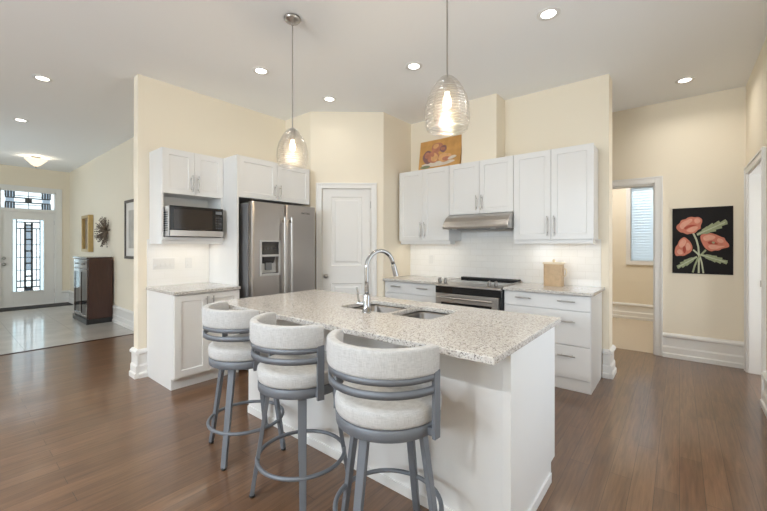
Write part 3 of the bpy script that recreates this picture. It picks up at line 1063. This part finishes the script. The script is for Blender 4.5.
tag(top, 'large speckled granite island countertop with the sink cut in', 'countertop')
sk = thing('sink', 'double-bowl stainless undermount sink in the island top', 'sink', (-1.45, 1.945, .70))
body = bpy.data.objects.get('body')
for a, b, c, d in BAS:
    q = MB()
    a, b, c, d = a + 1.45, b + 1.45, c - 1.945, d - 1.945
    lv = [(-.022, .183), (-.004, .183), (.006, .17), (.014, .04), (.04, .012), (.10, .006)]
    rings = [rrect(a + s, b - s, c + s, d - s, max(.02, .045 - s * .3)) for s, z in lv]
    k = len(rings[0])
    vs = [(x, y, lv[i][1]) for i, rg in enumerate(rings) for x, y in rg]
    fs = [(i * k + j, i * k + (j + 1) % k, (i + 1) * k + (j + 1) % k, (i + 1) * k + j) for i in range(len(lv) - 1) for j in range(k)]
    fs.append(tuple((len(lv) - 1) * k + j for j in range(k)))
    q.add(vs, fs, 0, True)
    bs = q.build('bowl', M['sink'], sk)
    MB().lathe([(.001, .009), (.035, .009), (.043, .007), (.045, .004)], 20, ((a + b) / 2, (c + d) / 2, 0)).build('drain', M['chrome'], bs)

# the island body is hollow where the bowls hang
ib = [c for c in r.children if c.name.startswith('body')][0]
cut = MB().box(-1.88 - IX0, -1.05 - IX0, 1.72 - IY0, 2.17 - IY0, .66, .95).build('cutter', M['cabinet'], None, 0, 2, (IX0, IY0, 0))
boolean_cut(ib, cut)

# pull-down gooseneck faucet
fc = thing('faucet', 'tall chrome gooseneck faucet standing beside the sink bowls', 'faucet', (-1.52, 1.70, .914))
MB().lathe([(.030, 0), (.030, .006), (.024, .010), (.023, .10), (.020, .115), (.0145, .12)], 24).build('base', M['chrome'], fc)
dirv = Vector((.26, .96, 0)).normalized()
rad = .105
pts = [Vector((0, 0, .11)), Vector((0, 0, .2)), Vector((0, 0, .28))]
for i in range(1, 15):
    a = PI * i / 14 * .94
    pts.append(dirv * (rad - rad * math.cos(a)) + Vector((0, 0, .28 + rad * math.sin(a))))
MB().tube(pts, .0135, 16).build('spout', M['chrome'], fc)
e0, e1 = pts[-1], pts[-1] + (pts[-1] - pts[-2]).normalized() * .085
MB().rod(e0, e0 + (e1 - e0) * .15, .0135, .017, 16).rod(e0 + (e1 - e0) * .15, e1, .017, .0185, 16).build('spray_head', M['chrome'], fc)
lv = Vector((-.82, -.30, 0)).normalized()
MB().rod(lv * .015 + Vector((0, 0, .055)), lv * .06 + Vector((0, 0, .055)), .014, .014, 14).rod(lv * .052 + Vector((0, 0, .058)), lv * .066 + Vector((0, 0, .155)), .006, .0045, 10).build('lever', M['chrome'], fc)

# ------------------------------------------------------------------ bar stools
def make_stool(label, loc, leg_angle, swivel=0.0):
    leg_angle -= swivel
    t = thing('bar_stool', label, 'bar stool', loc, swivel, 'upholstered swivel bar stools along the island')
    # backrest pad: a thick curved band open towards the counter
    zc_, hz, rc, hr = .890, .055, .247, .0215
    sect = []
    for i in range(20):
        a = 2 * PI * i / 20
        ca, sa = math.cos(a), math.sin(a)
        sect.append((rc + hr * math.copysign(abs(ca) ** .42, ca), zc_ + hz * math.copysign(abs(sa) ** .26, sa)))
    MB().sweep_arc(sect, R(190), R(354), 44, endscale=[.80, .95]).build('backrest', M['fabric'], t)
    for z0, z1 in ((.811, .836), (.760, .788)):
        MB().sweep_arc([(.250, z0), (.262, z0), (.262, z1), (.250, z1)], R(191), R(353), 40).build('back_rail', M['stool_metal'], t)
    for a in (R(193), R(351)):
        ca, sa = math.cos(a), math.sin(a)
        m = Matrix.Rotation(a, 4, 'Z')
        p = MB().box(.250, .266, -.018, .018, .578, .846, 0, m).box(.222, .254, -.014, .014, .585, .618, 0, m)
        p.build('back_post', M['stool_metal'], t, .002)
    # seat
    MB().lathe([(.001, .628), (.215, .628), (.227, .633), (.232, .645), (.233, .680), (.230, .692), (.222, .699), (.205, .703), (.12, .709), (.001, .711)], 48).build('seat_cushion', M['fabric'], t)
    MB().lathe([(.001, .582), (.226, .582), (.2285, .584), (.2285, .626), (.226, .628), (.001, .627)], 48).build('seat_ring', M['stool_metal'], t)
    MB().lathe([(.13, .560), (.13, .572), (.09, .574), (.09, .586)], 32).build('swivel_plate', M['stool_metal'], t)
    # four splayed legs
    for k in range(4):
        a = leg_angle + k * PI / 2
        ca, sa = math.cos(a), math.sin(a)
        rt, rb, zt, zb = .168, .258, .586, .012
        def P(rr, zz, off, rad_off):
            q = rr + rad_off
            return (q * ca - off * sa, q * sa + off * ca, zz)
        vs = []
        for rr, zz, hw in ((rb, zb, .016), (rt, zt, .021)):
            for off, ro in ((-hw, -.011), (hw, -.011), (hw, .011), (-hw, .011)):
                vs.append(P(rr, zz, off, ro))
        lg = MB().add(vs, [(0, 3, 2, 1), (4, 5, 6, 7), (0, 1, 5, 4), (1, 2, 6, 5), (2, 3, 7, 6), (3, 0, 4, 7)]).build('leg', M['stool_metal'], t, .003)
        MB().lathe([(.012, 0), (.016, .003), (.016, .010), (.012, .014)], 12, (rb * ca, rb * sa, 0)).build('foot_glide', M['black'], lg)
    rg = [(.232 * math.cos(2 * PI * i / 48), .232 * math.sin(2 * PI * i / 48), .20) for i in range(48)]
    MB().tube(rg, .0105, 10, closed=True).build('foot_ring', M['stool_metal'], t)
    return t

make_stool('grey linen bar stool farthest from the camera, at the fridge end of the island', (-2.23, 1.30, 0), R(30), R(-9))
make_stool('grey linen bar stool standing between the other two along the island', (-1.605, 1.262, 0), R(53), R(-9))
make_stool('grey linen bar stool nearest the camera, largest of the three at the island', (-.995, 1.255, 0), R(5), R(4))

# ------------------------------------------------------------------ fridge
FW0, FW1 = 2.062, 2.930
fr = thing('refrigerator', 'stainless side-by-side refrigerator with a water dispenser', 'refrigerator', (-3.45, FW0, 0), R(90))
FWd = FW1 - FW0
MB().box(0.004, FWd - .004, .075, .75, .02, 1.79).build('body', M['dark_side'], fr, .004)
MB().box(.02, FWd - .02, .06, .10, .0, .07).build('toe_grille', M['black'], fr)
seam = .426
def fridge_door(x0, x1, cutout=None):
    mb = MB()
    # gently rounded front edges
    pts = [(x0, .07), (x0, .022), (x0 + .006, .008), (x0 + .022, 0), (x1 - .022, 0), (x1 - .006, .008), (x1, .022), (x1, .07)]
    mb.prism(pts, .085, 1.80, XY)
    o = mb.build('door', M['steel'], fr)
    return o
ld = fridge_door(.012, seam - .003)
rd = fridge_door(seam + .003, FWd - .006)
cut = MB().box(.10 + .022, .35 - .022, -.03, .055, 1.03, 1.225).build('cutter', M['steel'], None)
cut.matrix_world = Matrix.Translation((-3.45, FW0, 0)) @ Matrix.Rotation(R(90), 4, 'Z')
boolean_cut(ld, cut)
def tall_handle(parent, x):
    mb = MB().prism(rrect(x - .013, x + .013, -.062, -.038, .009, 4), .55, 1.655, XY, 0, True)
    for z in (.60, 1.61):
        mb.box(x - .009, x + .009, -.045, .002, z - .02, z + .02)
    return mb.build('handle', M['steel_h'], parent)
tall_handle(ld, seam - .045)
tall_handle(rd, seam + .047)
dx0, dx1 = .095, .352
dm = MB()
for a, b, c, d in ((dx0, dx0 + .024, 1.01, 1.395), (dx1 - .024, dx1, 1.01, 1.395), (dx0 + .024, dx1 - .024, 1.01, 1.035), (dx0 + .024, dx1 - .024, 1.215, 1.24), (dx0 + .024, dx1 - .024, 1.375, 1.395)):
    dm.box(a, b, -.012, .004, c, d)
dp = dm.build('dispenser', M['grey_plastic'], ld, .003)
MB().box(dx0 + .022, dx1 - .022, -.008, .002, 1.238, 1.377).build('control_panel', M['black_glass'], dp)
mb = MB()
mb.box(dx0 + .026, dx1 - .026, .044, .052, 1.03, 1.225)
mb.prism([(.0, 1.225), (.045, 1.225), (.045, 1.14), (.02, 1.17)], dx0 + .06, dx1 - .06, YZ, 1)
mb.box(dx0 + .09, dx1 - .09, .025, .045, 1.07, 1.15, 2)
mb.box(dx0 + .026, dx1 - .026, -.004, .05, 1.03, 1.04, 1)
mb.build('dispenser_recess', [M['grey_plastic'], M['key_dark'], M['lcd']], dp)
ks = MB()
for i in range(4):
    ks.box(dx0 + .05 + i * .04, dx0 + .07 + i * .04, -.0095, -.007, 1.295, 1.32)
ks.build('touch_key', M['key_dark'], dp)

def text_mesh(name, body, size, mat, parent, loc, rot, depth=.0008):
    c = bpy.data.curves.new(name, 'FONT')
    c.body = body
    c.size = size
    c.extrude = depth
    c.align_x = 'CENTER'
    c.align_y = 'CENTER'
    o = bpy.data.objects.new(name, c)
    COL.objects.link(o)
    dg = bpy.context.evaluated_depsgraph_get()
    me = bpy.data.meshes.new_from_object(o.evaluated_get(dg))
    bpy.data.objects.remove(o, do_unlink=True)
    me.materials.clear()
    me.materials.append(mat)
    q = bpy.data.objects.new(name, me)
    COL.objects.link(q)
    q.parent = parent
    q.location = loc
    q.rotation_euler = rot
    return q
text_mesh('badge', 'MAYTAG', .030, M['black'], rd, (FWd - .16, -.001, 1.715), (R(90), 0, 0))

# ------------------------------------------------------------------ microwave
mw = thing('microwave', 'stainless microwave oven in the open niche of the left cabinet', 'microwave', (-3.80, 1.415, 1.4205), R(90))
MW, MH, MD = .525, .305, .36
MB().box(0, MW, .02, MD, .006, MH).build('body', M['grey_plastic'], mw, .004)
MB().box(0, MW * .82, 0, .02, .006, MH).build('door', M['black_glass'], mw, .003)
MB().box(.035, MW * .78, -.002, .001, .075, MH - .03).build('door_window', M['brown_glass'], mw)
cp = MB().box(MW * .823, MW, 0, .02, .006, MH).build('control_panel', M['black_glass'], mw, .003)
MB().box(MW * .845, MW - .015, -.002, .001, MH - .062, MH - .03).build('display', M['lcd'], cp)
kb = MB()
for i in range(3):
    for j in range(5):
        kb.box(MW * .85 + i * .023, MW * .85 + i * .023 + .016, -.002, .001, .09 + j * .027, .107 + j * .027)
kb.build('key', M['key_dark'], cp)
MB().box(.0, MW, -.005, .012, .006, .066).build('trim_strip', M['steel_h'], mw, .003)
vb = MB()
for i in range(9):
    vb.box(-.002, .001, .06, .20, .06 + i * .022, .07 + i * .022)
vb.build('side_vent', M['black'], mw)

# ------------------------------------------------------------------ range and hood
RX0, RX1 = -2.176, -1.404
RW = RX1 - RX0
rg = thing('range', 'stainless slide-in electric range with a black glass cooktop', 'range', (RX0, 3.62, 0))
MB().box(0, RW, .045, .645, .0, .905).build('body', M['black'], rg, .003)
MB().box(.012, RW - .012, .085, .60, .905, .9215).build('cooktop', M['black_glass'], rg, .002)
fm = MB()
fm.prism([(-.022, .878), (-.022, .893), (-.012, .900), (.085, .924), (.10, .924), (.10, .89), (.02, .878)], 0, RW, YZ)
fm.box(0, .012, .10, .60, .905, .924).box(RW - .012, RW, .10, .60, .905, .924)
fm.build('control_ledge', M['steel_h'], rg, .002)
MB().box(.03, RW - .012, .565, .63, .92, .945).build('back_vent', M['black'], rg, .008, 3)
MB().box(.002, RW - .002, -.004, .05, .80, .878).build('control_panel', M['black_glass'], rg, .002)
tilt = Matrix.Rotation(R(-14), 4, 'X')
for x in (.040, .110, .632, .705):
    MB().lathe([(.019, 0), (.021, .006), (.019, .012), (.017, .045), (.0145, .050), (.001, .051)], 20, (0, 0, 0), 0, tilt.inverted()).box(-.003, .003, -.016, .016, .047, .056).build('knob', M['knob_steel'], rg, 0, 2, (x, .035, .9115))
od = MB()
od.box(.006, RW - .03, -.006, .045, .70, .797).box(.006, .075, -.006, .045, .27, .70).box(RW - .10, RW - .03, -.006, .045, .27, .70).box(.075, RW - .10, -.006, .045, .27, .33)
dr = od.build('oven_door', M['steel_h'], rg, .003)
MB().box(.07, RW - .095, -.002, .03, .325, .705).build('door_window', M['black_glass'], dr)
hb = MB().rod((.05, -.052, .757), (RW - .075, -.052, .757), .0115, n=14)
for x in (.08, RW - .105):
    hb.rod((x, -.05, .757), (x, .0, .757), .008, n=10)
hb.build('handle', M['steel_h'], dr)
MB().box(.006, RW - .03, -.004, .045, .06, .262).build('drawer', M['steel_h'], rg, .003)

hd = thing('range_hood', 'curved stainless under-cabinet range hood above the range', 'range hood', (-2.1795, 0, 1.53))
prof = [(RY - .014, 0), (RY - .014, .172), (3.955, .172), (3.93, .168), (3.87, .135), (3.82, .085), (3.79, .035), (3.785, .018), (3.79, 0)]
MB().prism(prof, 0, .779, YZ, 0, False).build('canopy', M['steel_h'], hd, .003)
MB().box(.06, .73, 3.86, 4.22, -.004, 0).build('filter_screen', M['dark_side'], hd)
for x in (.13, .60):
    MB().lathe([(.001, -.006), (.028, -.006), (.032, -.001), (.032, 0)], 20, (x, 3.835, 0)).build('hood_lamp', M['white_plastic'], hd)
MB().box(.7785, .7805, 4.0, RY - .014, .002, .17).build('side_seam', M['dark_side'], hd)

# ------------------------------------------------------------------ pendants
def make_pendant(label, x, y):
    t = thing('pendant_light', label, 'pendant light', (x, y, 1.915), 0, 'glass pendants over the island')
    H = CH - 1.915
    MB().lathe([(.062, H - .001), (.064, H - .012), (.052, H - .026), (.020, H - .036), (.012, H - .05), (.006, H - .06)], 28).build('canopy', M['nickel'], t)
    MB().rod((0, 0, .30), (0, 0, H - .05), .0048, n=10).build('stem', M['nickel'], t)
    MB().lathe([(.013, .315), (.022, .308), (.022, .255), (.019, .245), (.019, .225)], 20).build('socket', M['nickel'], t)
    out = [(.012, .314), (.034, .303), (.058, .277), (.082, .240), (.101, .200), (.113, .155), (.118, .110), (.116, .065), (.107, .032), (.102, .024)]
    sm = []
    for i in range(len(out) - 1):
        for k in range(4):
            u = k / 4
            sm.append((out[i][0] * (1 - u) + out[i + 1][0] * u, out[i][1] * (1 - u) + out[i + 1][1] * u))
    sm.append(out[-1])
    sm = [(r_ + .0012 * math.sin(z_ * 2 * PI / .014), z_) for r_, z_ in sm]
    MB().lathe(sm, 48, cap=False).build('shade', M['shade_glass'], t)
    inn = [(.020, .30), (.045, .262), (.064, .215), (.074, .165), (.076, .115), (.068, .075)]
    MB().lathe(inn, 40, cap=False).build('inner_glass', M['shade_glass_inner'], t)
    MB().lathe([(.011, .226), (.012, .212), (.019, .192), (.0225, .170), (.018, .148), (.001, .138)], 20).build('bulb', M['bulb'], t)
    l = bpy.data.lights.new('pendant_bulb', 'POINT')
    l.energy = 16.5
    l.color = (1.0, .84, .62)
    l.shadow_soft_size = .012
    lo = bpy.data.objects.new('pendant_bulb', l)
    COL.objects.link(lo)
    lo.location = (x, y, 1.915 + .105)
    return t
make_pendant('ribbed glass pendant light on the fridge side of the island', -2.29, 1.713)
make_pendant('ribbed glass pendant hanging in front of the fruit painting, nearer the camera', -.95, 1.70)

# ------------------------------------------------------------------ ceiling fixtures
def downlight(label, x, y, power=11):
    t = thing('recessed_downlight', label, 'downlight', (x, y, CH), 0, 'recessed ceiling downlights')
    MB().lathe([(.052, -.004), (.075, -.008), (.082, -.004), (.082, 0)], 28, cap=False).build('trim_ring', M['white_plastic'], t)
    MB().lathe([(.001, -.0035), (.055, -.0035)], 28, cap=False).build('diffuser', M['led'], t)
    area('downlight_beam', (x, y, CH - .012), (0, 0, 0), .10, .10, power, (1.0, .94, .85), 'DISK', R(150))
    return t
CANS = [(-3.22, 2.03, 'recessed downlight above the fridge doors'), (-3.21, 2.93, 'recessed downlight in front of the pantry door'),
        (-1.99, 2.91, 'recessed downlight above the aisle before the range'), (-.76, 2.89, 'recessed downlight above the aisle by the island end'),
        (.045, 4.95, 'recessed downlight in the corridor before the poppy tapestry'), (-7.05, .73, 'recessed downlight above the foyer tile edge'),
        (-5.12, .69, 'recessed downlight above the plank floor beside the hall')]
for x, y, lb in CANS:
    downlight(lb, x, y, 4.5 if y > 4 else 1.2 if x < -5 else 1.0)
# fill lamps added in the great room behind the camera, without fixtures
for x, y in ((-4.6, -1.6), (-2.6, -1.6), (-.7, -1.6)):
    area('great_room_fill', (x, y, CH - .012), (0, 0, 0), .12, .12, 42, (.94, .97, 1.0), 'DISK', R(150))

fl = thing('flush_ceiling_light', 'alabaster bowl ceiling light on the foyer ceiling near the front door', 'ceiling light', (-9.74, 1.22, CH))
MB().lathe([(.07, 0), (.07, -.018), (.02, -.025), (.012, -.14)], 24).build('mount', M['nickel'], fl)
MB().lathe([(.001, -.185), (.03, -.182), (.075, -.150), (.125, -.095), (.165, -.052), (.168, -.046), (.158, -.052), (.118, -.095), (.068, -.14), (.001, -.172)], 36, cap=False).build('bowl', M['alabaster'], fl)
MB().lathe([(.001, -.215), (.012, -.208), (.018, -.195), (.012, -.186), (.001, -.184)], 16).build('finial', M['nickel'], fl)
l = bpy.data.lights.new('foyer_bulb', 'POINT')
l.energy = 14
l.color = (1.0, .86, .66)
l.shadow_soft_size = .05
lo = bpy.data.objects.new('foyer_bulb', l)
COL.objects.link(lo)
lo.location = (-9.74, 1.22, CH - .05)

# ------------------------------------------------------------------ foyer furnishings
cb = thing('console_cabinet', 'dark mahogany cabinet with glass doors against the hall wall', 'cabinet', (-8.72, 1.60, 0))
CW, CD, CHt = .965, .355, 1.14
MB().box(0, CW, .02, CD, .07, CHt - .03).build('body', M['dark_wood'], cb, .003)
MB().box(-.01, CW + .01, -.01, CD, CHt - .03, CHt).build('top', M['wood_front'], cb, .004)
MB().box(-.012, CW + .012, -.012, CD, .0, .085).build('plinth', M['black'], cb, .004)
for x0, x1 in ((.02, CW / 2 - .003), (CW / 2 + .003, CW - .02)):
    f = MB()
    f.box(x0, x0 + .05, 0, .02, .10, .93).box(x1 - .05, x1, 0, .02, .10, .93).box(x0 + .05, x1 - .05, 0, .02, .10, .15).box(x0 + .05, x1 - .05, 0, .02, .88, .93)
    d = f.build('door', M['wood_front'], cb, .002)
    MB().box(x0 + .05, x1 - .05, .008, .012, .15, .88).build('door_glass', M['black_glass'], d)
    w_ = MB().box(x0, x1, 0, .02, .945, 1.095).build('drawer', M['wood_front'], cb, .002)
    MB().sphere(((x0 + x1) / 2, -.014, 1.02), .014).build('knob', M['nickel'], w_)

gf = thing('gilt_framed_picture', 'deep gold framed picture above the dark cabinet', 'picture', (-9.375, 1.978, 1.585))
f = MB()
hw, hh = .275, .37
f.box(-hw, -hw + .06, -.085, 0, -hh, hh).box(hw - .06, hw, -.085, 0, -hh, hh).box(-hw + .06, hw - .06, -.085, 0, -hh, -hh + .06).box(-hw + .06, hw - .06, -.085, 0, hh - .06, hh)
f.build('frame', M['gold'], gf, .006)
pc = MB().box(-hw + .05, hw - .05, -.03, -.005, -hh + .05, hh - .05)
pc.build('picture_face', M['print_dark'], gf)

tw = MB()
rnd = random.Random(3)
C0 = Vector((0, -.012, 0))
for i in range(84):
    a = rnd.random() * 2 * PI
    el = rnd.uniform(.05, 1.25)
    L = .30 * rnd.uniform(.72, 1.0)
    d = Vector((math.cos(a) * math.cos(el), -math.sin(el) * .62, math.sin(a) * math.cos(el)))
    side = d.cross(Vector((.3, 1, .2))).normalized()
    pts = [C0, C0 + d * L * .4 + side * .012, C0 + d * L * .75 - side * .008, C0 + d * L]
    tw.tube(pts, [.005, .0045, .004, .003], 5)
    for q in (.62, .82, 1.0):
        tw.sphere(C0 + d * L * q + side * rnd.uniform(-.012, .012), .010, 6, 4)
tw.sphere((0, -.03, 0), .05, 12, 8)
o = tw.build('twig_sculpture', M['twig'])
o.location = (-8.15, 1.978, 1.585)
tag(o, 'round burst of dark twigs hung beside the gold framed picture', 'wall sculpture')

bf = thing('framed_print', 'dark framed print with a wide white mat, nearest the kitchen on the hall wall', 'picture', (-6.66, 1.978, 1.60))
hw, hh = .44, .475
f = MB()
f.box(-hw, -hw + .045, -.03, 0, -hh, hh).box(hw - .045, hw, -.03, 0, -hh, hh).box(-hw + .045, hw - .045, -.03, 0, -hh, -hh + .045).box(-hw + .045, hw - .045, -.03, 0, hh - .045, hh)
f.build('frame', M['dark_frame'], bf, .004)
MB().box(-hw + .04, hw - .04, -.014, -.004, -hh + .04, hh - .04).build('mat_board', M['mat_board'], bf)
MB().box(-hw + .17, hw - .17, -.016, -.010, -hh + .17, hh - .17).build('print', M['print'], bf)

tag(MB().box(EX + .05, EX + .55, .70, 1.95, .0, .014).build('doormat', M['mat_rug'], None, .004),
    'thin dark doormat lying along the front door sill', 'doormat')

# ------------------------------------------------------------------ wall plates
def plate(label, loc, rot, gangs, outlet=False):
    t = thing('outlet' if outlet else 'switch_plate', label, 'outlet' if outlet else 'switch', loc, rot)
    wd = .046 * gangs + .024
    MB().box(-wd / 2, wd / 2, -.006, 0, -.057, .057).build('plate', M['white_plastic'], t, .002)
    for g in range(gangs):
        x = (g - (gangs - 1) / 2) * .046
        if outlet:
            q = MB()
            for z in (-.021, .021):
                q.prism(rrect(x - .016, x + .016, z - .014, z + .014, .006, 3), -.0085, -.006, XZ)
            q.build('socket', M['white_plastic'], t, .0006)
        else:
            MB().box(x - .016, x + .016, -.0085, -.006, -.033, .033).box(x - .012, x + .012, -.012, -.008, -.028, .002).build('rocker', M['white_plastic'], t, .001)
    return t
plate('white four-gang switch plate on the tile under the microwave', (KX + .0125, 1.515, 1.145), R(90), 4)
plate('white outlet plate on the tile near the fridge panel', (KX + .0125, 1.765, 1.145), R(90), 1, True)
plate('white outlet plate on the subway tile left of the range', (-2.635, RY - .0125, 1.15), 0, 1, True)

# ------------------------------------------------------------------ canister
cn = thing('canister', 'square tan canister with a knobbed lid on the right counter', 'canister', (-1.022, 4.085, .9145))
MB().prism(rrect(-.088, .088, -.066, .066, .02), 0, .228, XY, 0, True).build('body', M['tan'], cn)
MB().prism(rrect(-.096, .096, -.074, .074, .022), .228, .246, XY, 0, True).sphere((0, 0, .262), .016, 12, 8).build('lid', M['tan_lid'], cn)
hp = [(.088, 0, .10), (.112, 0, .11), (.122, 0, .145), (.118, 0, .175), (.088, 0, .185)]
MB().tube(hp, .007, 8).build('handle', M['tan_lid'], cn)

# ------------------------------------------------------------------ fruit painting
def blob(cx, cy, rx, ry, n=22, wob=.06, seed=1, rot=0):
    g = random.Random(seed)
    ph = [g.uniform(0, 6.28) for _ in range(3)]
    pts = []
    for i in range(n):
        a = 2 * PI * i / n
        k = 1 + wob * math.sin(2 * a + ph[0]) + wob * .7 * math.sin(3 * a + ph[1]) + wob * .4 * math.sin(5 * a + ph[2])
        x, y = rx * k * math.cos(a), ry * k * math.sin(a)
        pts.append((cx + x * math.cos(rot) - y * math.sin(rot), cy + x * math.sin(rot) + y * math.cos(rot)))
    return pts
pt = thing('fruit_painting', 'unframed ochre canvas of peaches and plums leaning on the upper cabinets', 'painting', (-2.468, 4.17, 2.321))
pt.rotation_euler = (R(-9), 0, 0)
pm_ = MB()
PWd, PHt = .63, .445
pm_.box(-PWd / 2, PWd / 2, 0, .02, 0, PHt)
layers = [(blob(.47, .12, .40, .085, seed=2), 3), (blob(.17, .05, .12, .06, seed=21), 4),
          (blob(.436, .705, .135, .185, seed=4), 1), (blob(.40, .76, .07, .085, seed=31), 5), (blob(.585, .62, .085, .12, seed=6), 2), (blob(.575, .63, .05, .06, seed=16), 1),
          (blob(.215, .40, .125, .235, seed=5), 2), (blob(.20, .47, .06, .11, seed=15), 1),
          (blob(.36, .38, .135, .235, seed=3), 1), (blob(.385, .36, .085, .16, seed=9), 5), (blob(.335, .46, .05, .07, seed=19), 1),
          (blob(.64, .30, .15, .165, seed=7), 5), (blob(.67, .25, .085, .08, seed=8), 1), (blob(.60, .38, .06, .05, seed=18), 5),
          (blob(.81, .26, .10, .05, seed=12, rot=.5), 3)]
for i, (poly, mi) in enumerate(layers):
    y = -.0006 - .0005 * i
    pm_.prism([(-PWd / 2 + u * PWd, (.13 + v * .87) * PHt) for u, v in poly], y, .001, XZ, mi)
pm_.build('canvas', [M['canvas'], M['peach_red'], M['plum'], M['paint_white'], M['paint_green'], M['peach_gold']], pt)

# ------------------------------------------------------------------ poppy tapestry
tp = thing('poppy_tapestry', 'black wall tapestry with three coral poppies beside the corridor doorway', 'tapestry', (-.065, BY, 1.01))
TW, TH = .525, .765
def TP(x, y):
    u = (x - 52) / 386.0
    v = 1 - (y - (57 - 17 * u)) / (410.0 + 24 * u)
    return (u * TW, v * TH)
tb = MB().box(0, TW, -.012, -.002, 0, TH)
layer = [0]
def shape(pts, mi, smooth_iter=2):
    q = [Vector(p) for p in pts]
    for _ in range(smooth_iter):
        nq = []
        for i in range(len(q)):
            a, b = q[i], q[(i + 1) % len(q)]
            nq += [a * .75 + b * .25, a * .25 + b * .75]
        q = nq
    layer[0] += 1
    tb.prism([TP(*p) for p in q], -.012 - .0004 * layer[0], -.011, XZ, mi)
def stroke(pts, w0, mi):
    q = [Vector(p) for p in pts]
    L, Rr = [], []
    for i, p in enumerate(q):
        t = (q[min(i + 1, len(q) - 1)] - q[max(i - 1, 0)]).normalized()
        nrm = Vector((-t.y, t.x))
        L.append(p + nrm * w0)
        Rr.append(p - nrm * w0)
    shape([tuple(p) for p in L + Rr[::-1]], mi, 0)
# stems
stroke([(190, 210), (212, 255), (224, 300), (228, 350), (226, 465)], 6, 5)
stroke([(190, 318), (212, 335), (234, 358), (246, 400), (256, 465)], 5, 5)
stroke([(272, 318), (245, 345), (220, 375), (200, 420), (188, 462)], 6, 4)
# leaves
def leaf(base, tip, width, n=6):
    b, t = Vector(base), Vector(tip)
    ax = t - b
    nr = Vector((-ax.y, ax.x)).normalized()
    up, dn = [], []
    for i in range(n):
        f = i / n
        wv = width * math.sin(PI * (f * .85 + .12))
        up += [b + ax * f + nr * wv * .72, b + ax * (f + .9 / n) + nr * wv]
        dn += [b + ax * f - nr * wv * .72, b + ax * (f + .9 / n) - nr * wv]
    shape([tuple(b)] + [tuple(p) for p in up] + [tuple(t)] + [tuple(p) for p in dn[::-1]], 4, 0)
    stroke([tuple(b), tuple(b + ax * .5), tuple(b + ax * .93)], 3, 5)
leaf((215, 222), (402, 138), 29, 5)
leaf((238, 348), (404, 396), 22, 5)
leaf((215, 362), (84, 432), 22, 5)
# poppies: outer petals, paler lobes, dark folds
shape([(76, 178), (84, 160), (100, 152), (112, 128), (140, 124), (158, 112), (180, 108), (200, 112), (222, 108), (246, 120), (250, 140), (238, 165), (240, 185), (222, 190), (205, 212), (178, 214), (150, 222), (128, 210), (106, 208), (90, 196)], 1)
shape([(96, 172), (118, 142), (150, 130), (176, 118), (190, 130), (168, 150), (140, 168), (120, 192)], 2)
shape([(196, 122), (224, 116), (240, 130), (228, 152), (200, 150)], 2)
shape([(140, 198), (168, 178), (205, 168), (226, 172), (205, 200), (170, 208)], 2)
shape([(128, 178), (150, 166), (185, 158), (222, 160), (190, 168), (160, 178), (138, 192)], 3)
shape([(66, 340), (72, 300), (88, 286), (96, 262), (112, 246), (134, 236), (150, 248), (166, 260), (182, 284), (188, 312), (172, 336), (150, 346), (130, 358), (100, 356), (78, 360)], 1)
shape([(92, 290), (108, 256), (132, 246), (148, 264), (136, 290), (112, 310)], 2)
shape([(146, 272), (166, 276), (178, 306), (160, 326), (140, 316)], 2)
shape([(80, 330), (96, 312), (118, 322), (124, 346), (96, 350)], 2)
shape([(120, 300), (138, 292), (146, 318), (136, 346), (124, 330)], 3)
shape([(238, 252), (236, 226), (256, 216), (280, 218), (300, 210), (322, 216), (344, 224), (368, 236), (386, 240), (392, 258), (410, 276), (416, 296), (398, 304), (372, 308), (352, 322), (326, 320), (306, 328), (280, 318), (262, 300), (250, 280)], 1)
shape([(250, 238), (272, 226), (304, 222), (336, 234), (320, 252), (290, 258), (262, 262)], 2)
shape([(344, 242), (374, 248), (384, 268), (362, 276), (338, 262)], 2)
shape([(282, 292), (310, 282), (352, 292), (396, 290), (370, 302), (330, 314), (298, 312)], 2)
shape([(280, 268), (310, 260), (340, 272), (350, 284), (318, 282), (290, 282)], 3)
shape([(306, 266), (322, 264), (330, 274), (314, 280)], 4, 1)
tb.build('cloth', [M['black_cloth'], M['petal'], M['petal_light'], M['petal_dark'], M['leaf'], M['leaf_light']], tp)
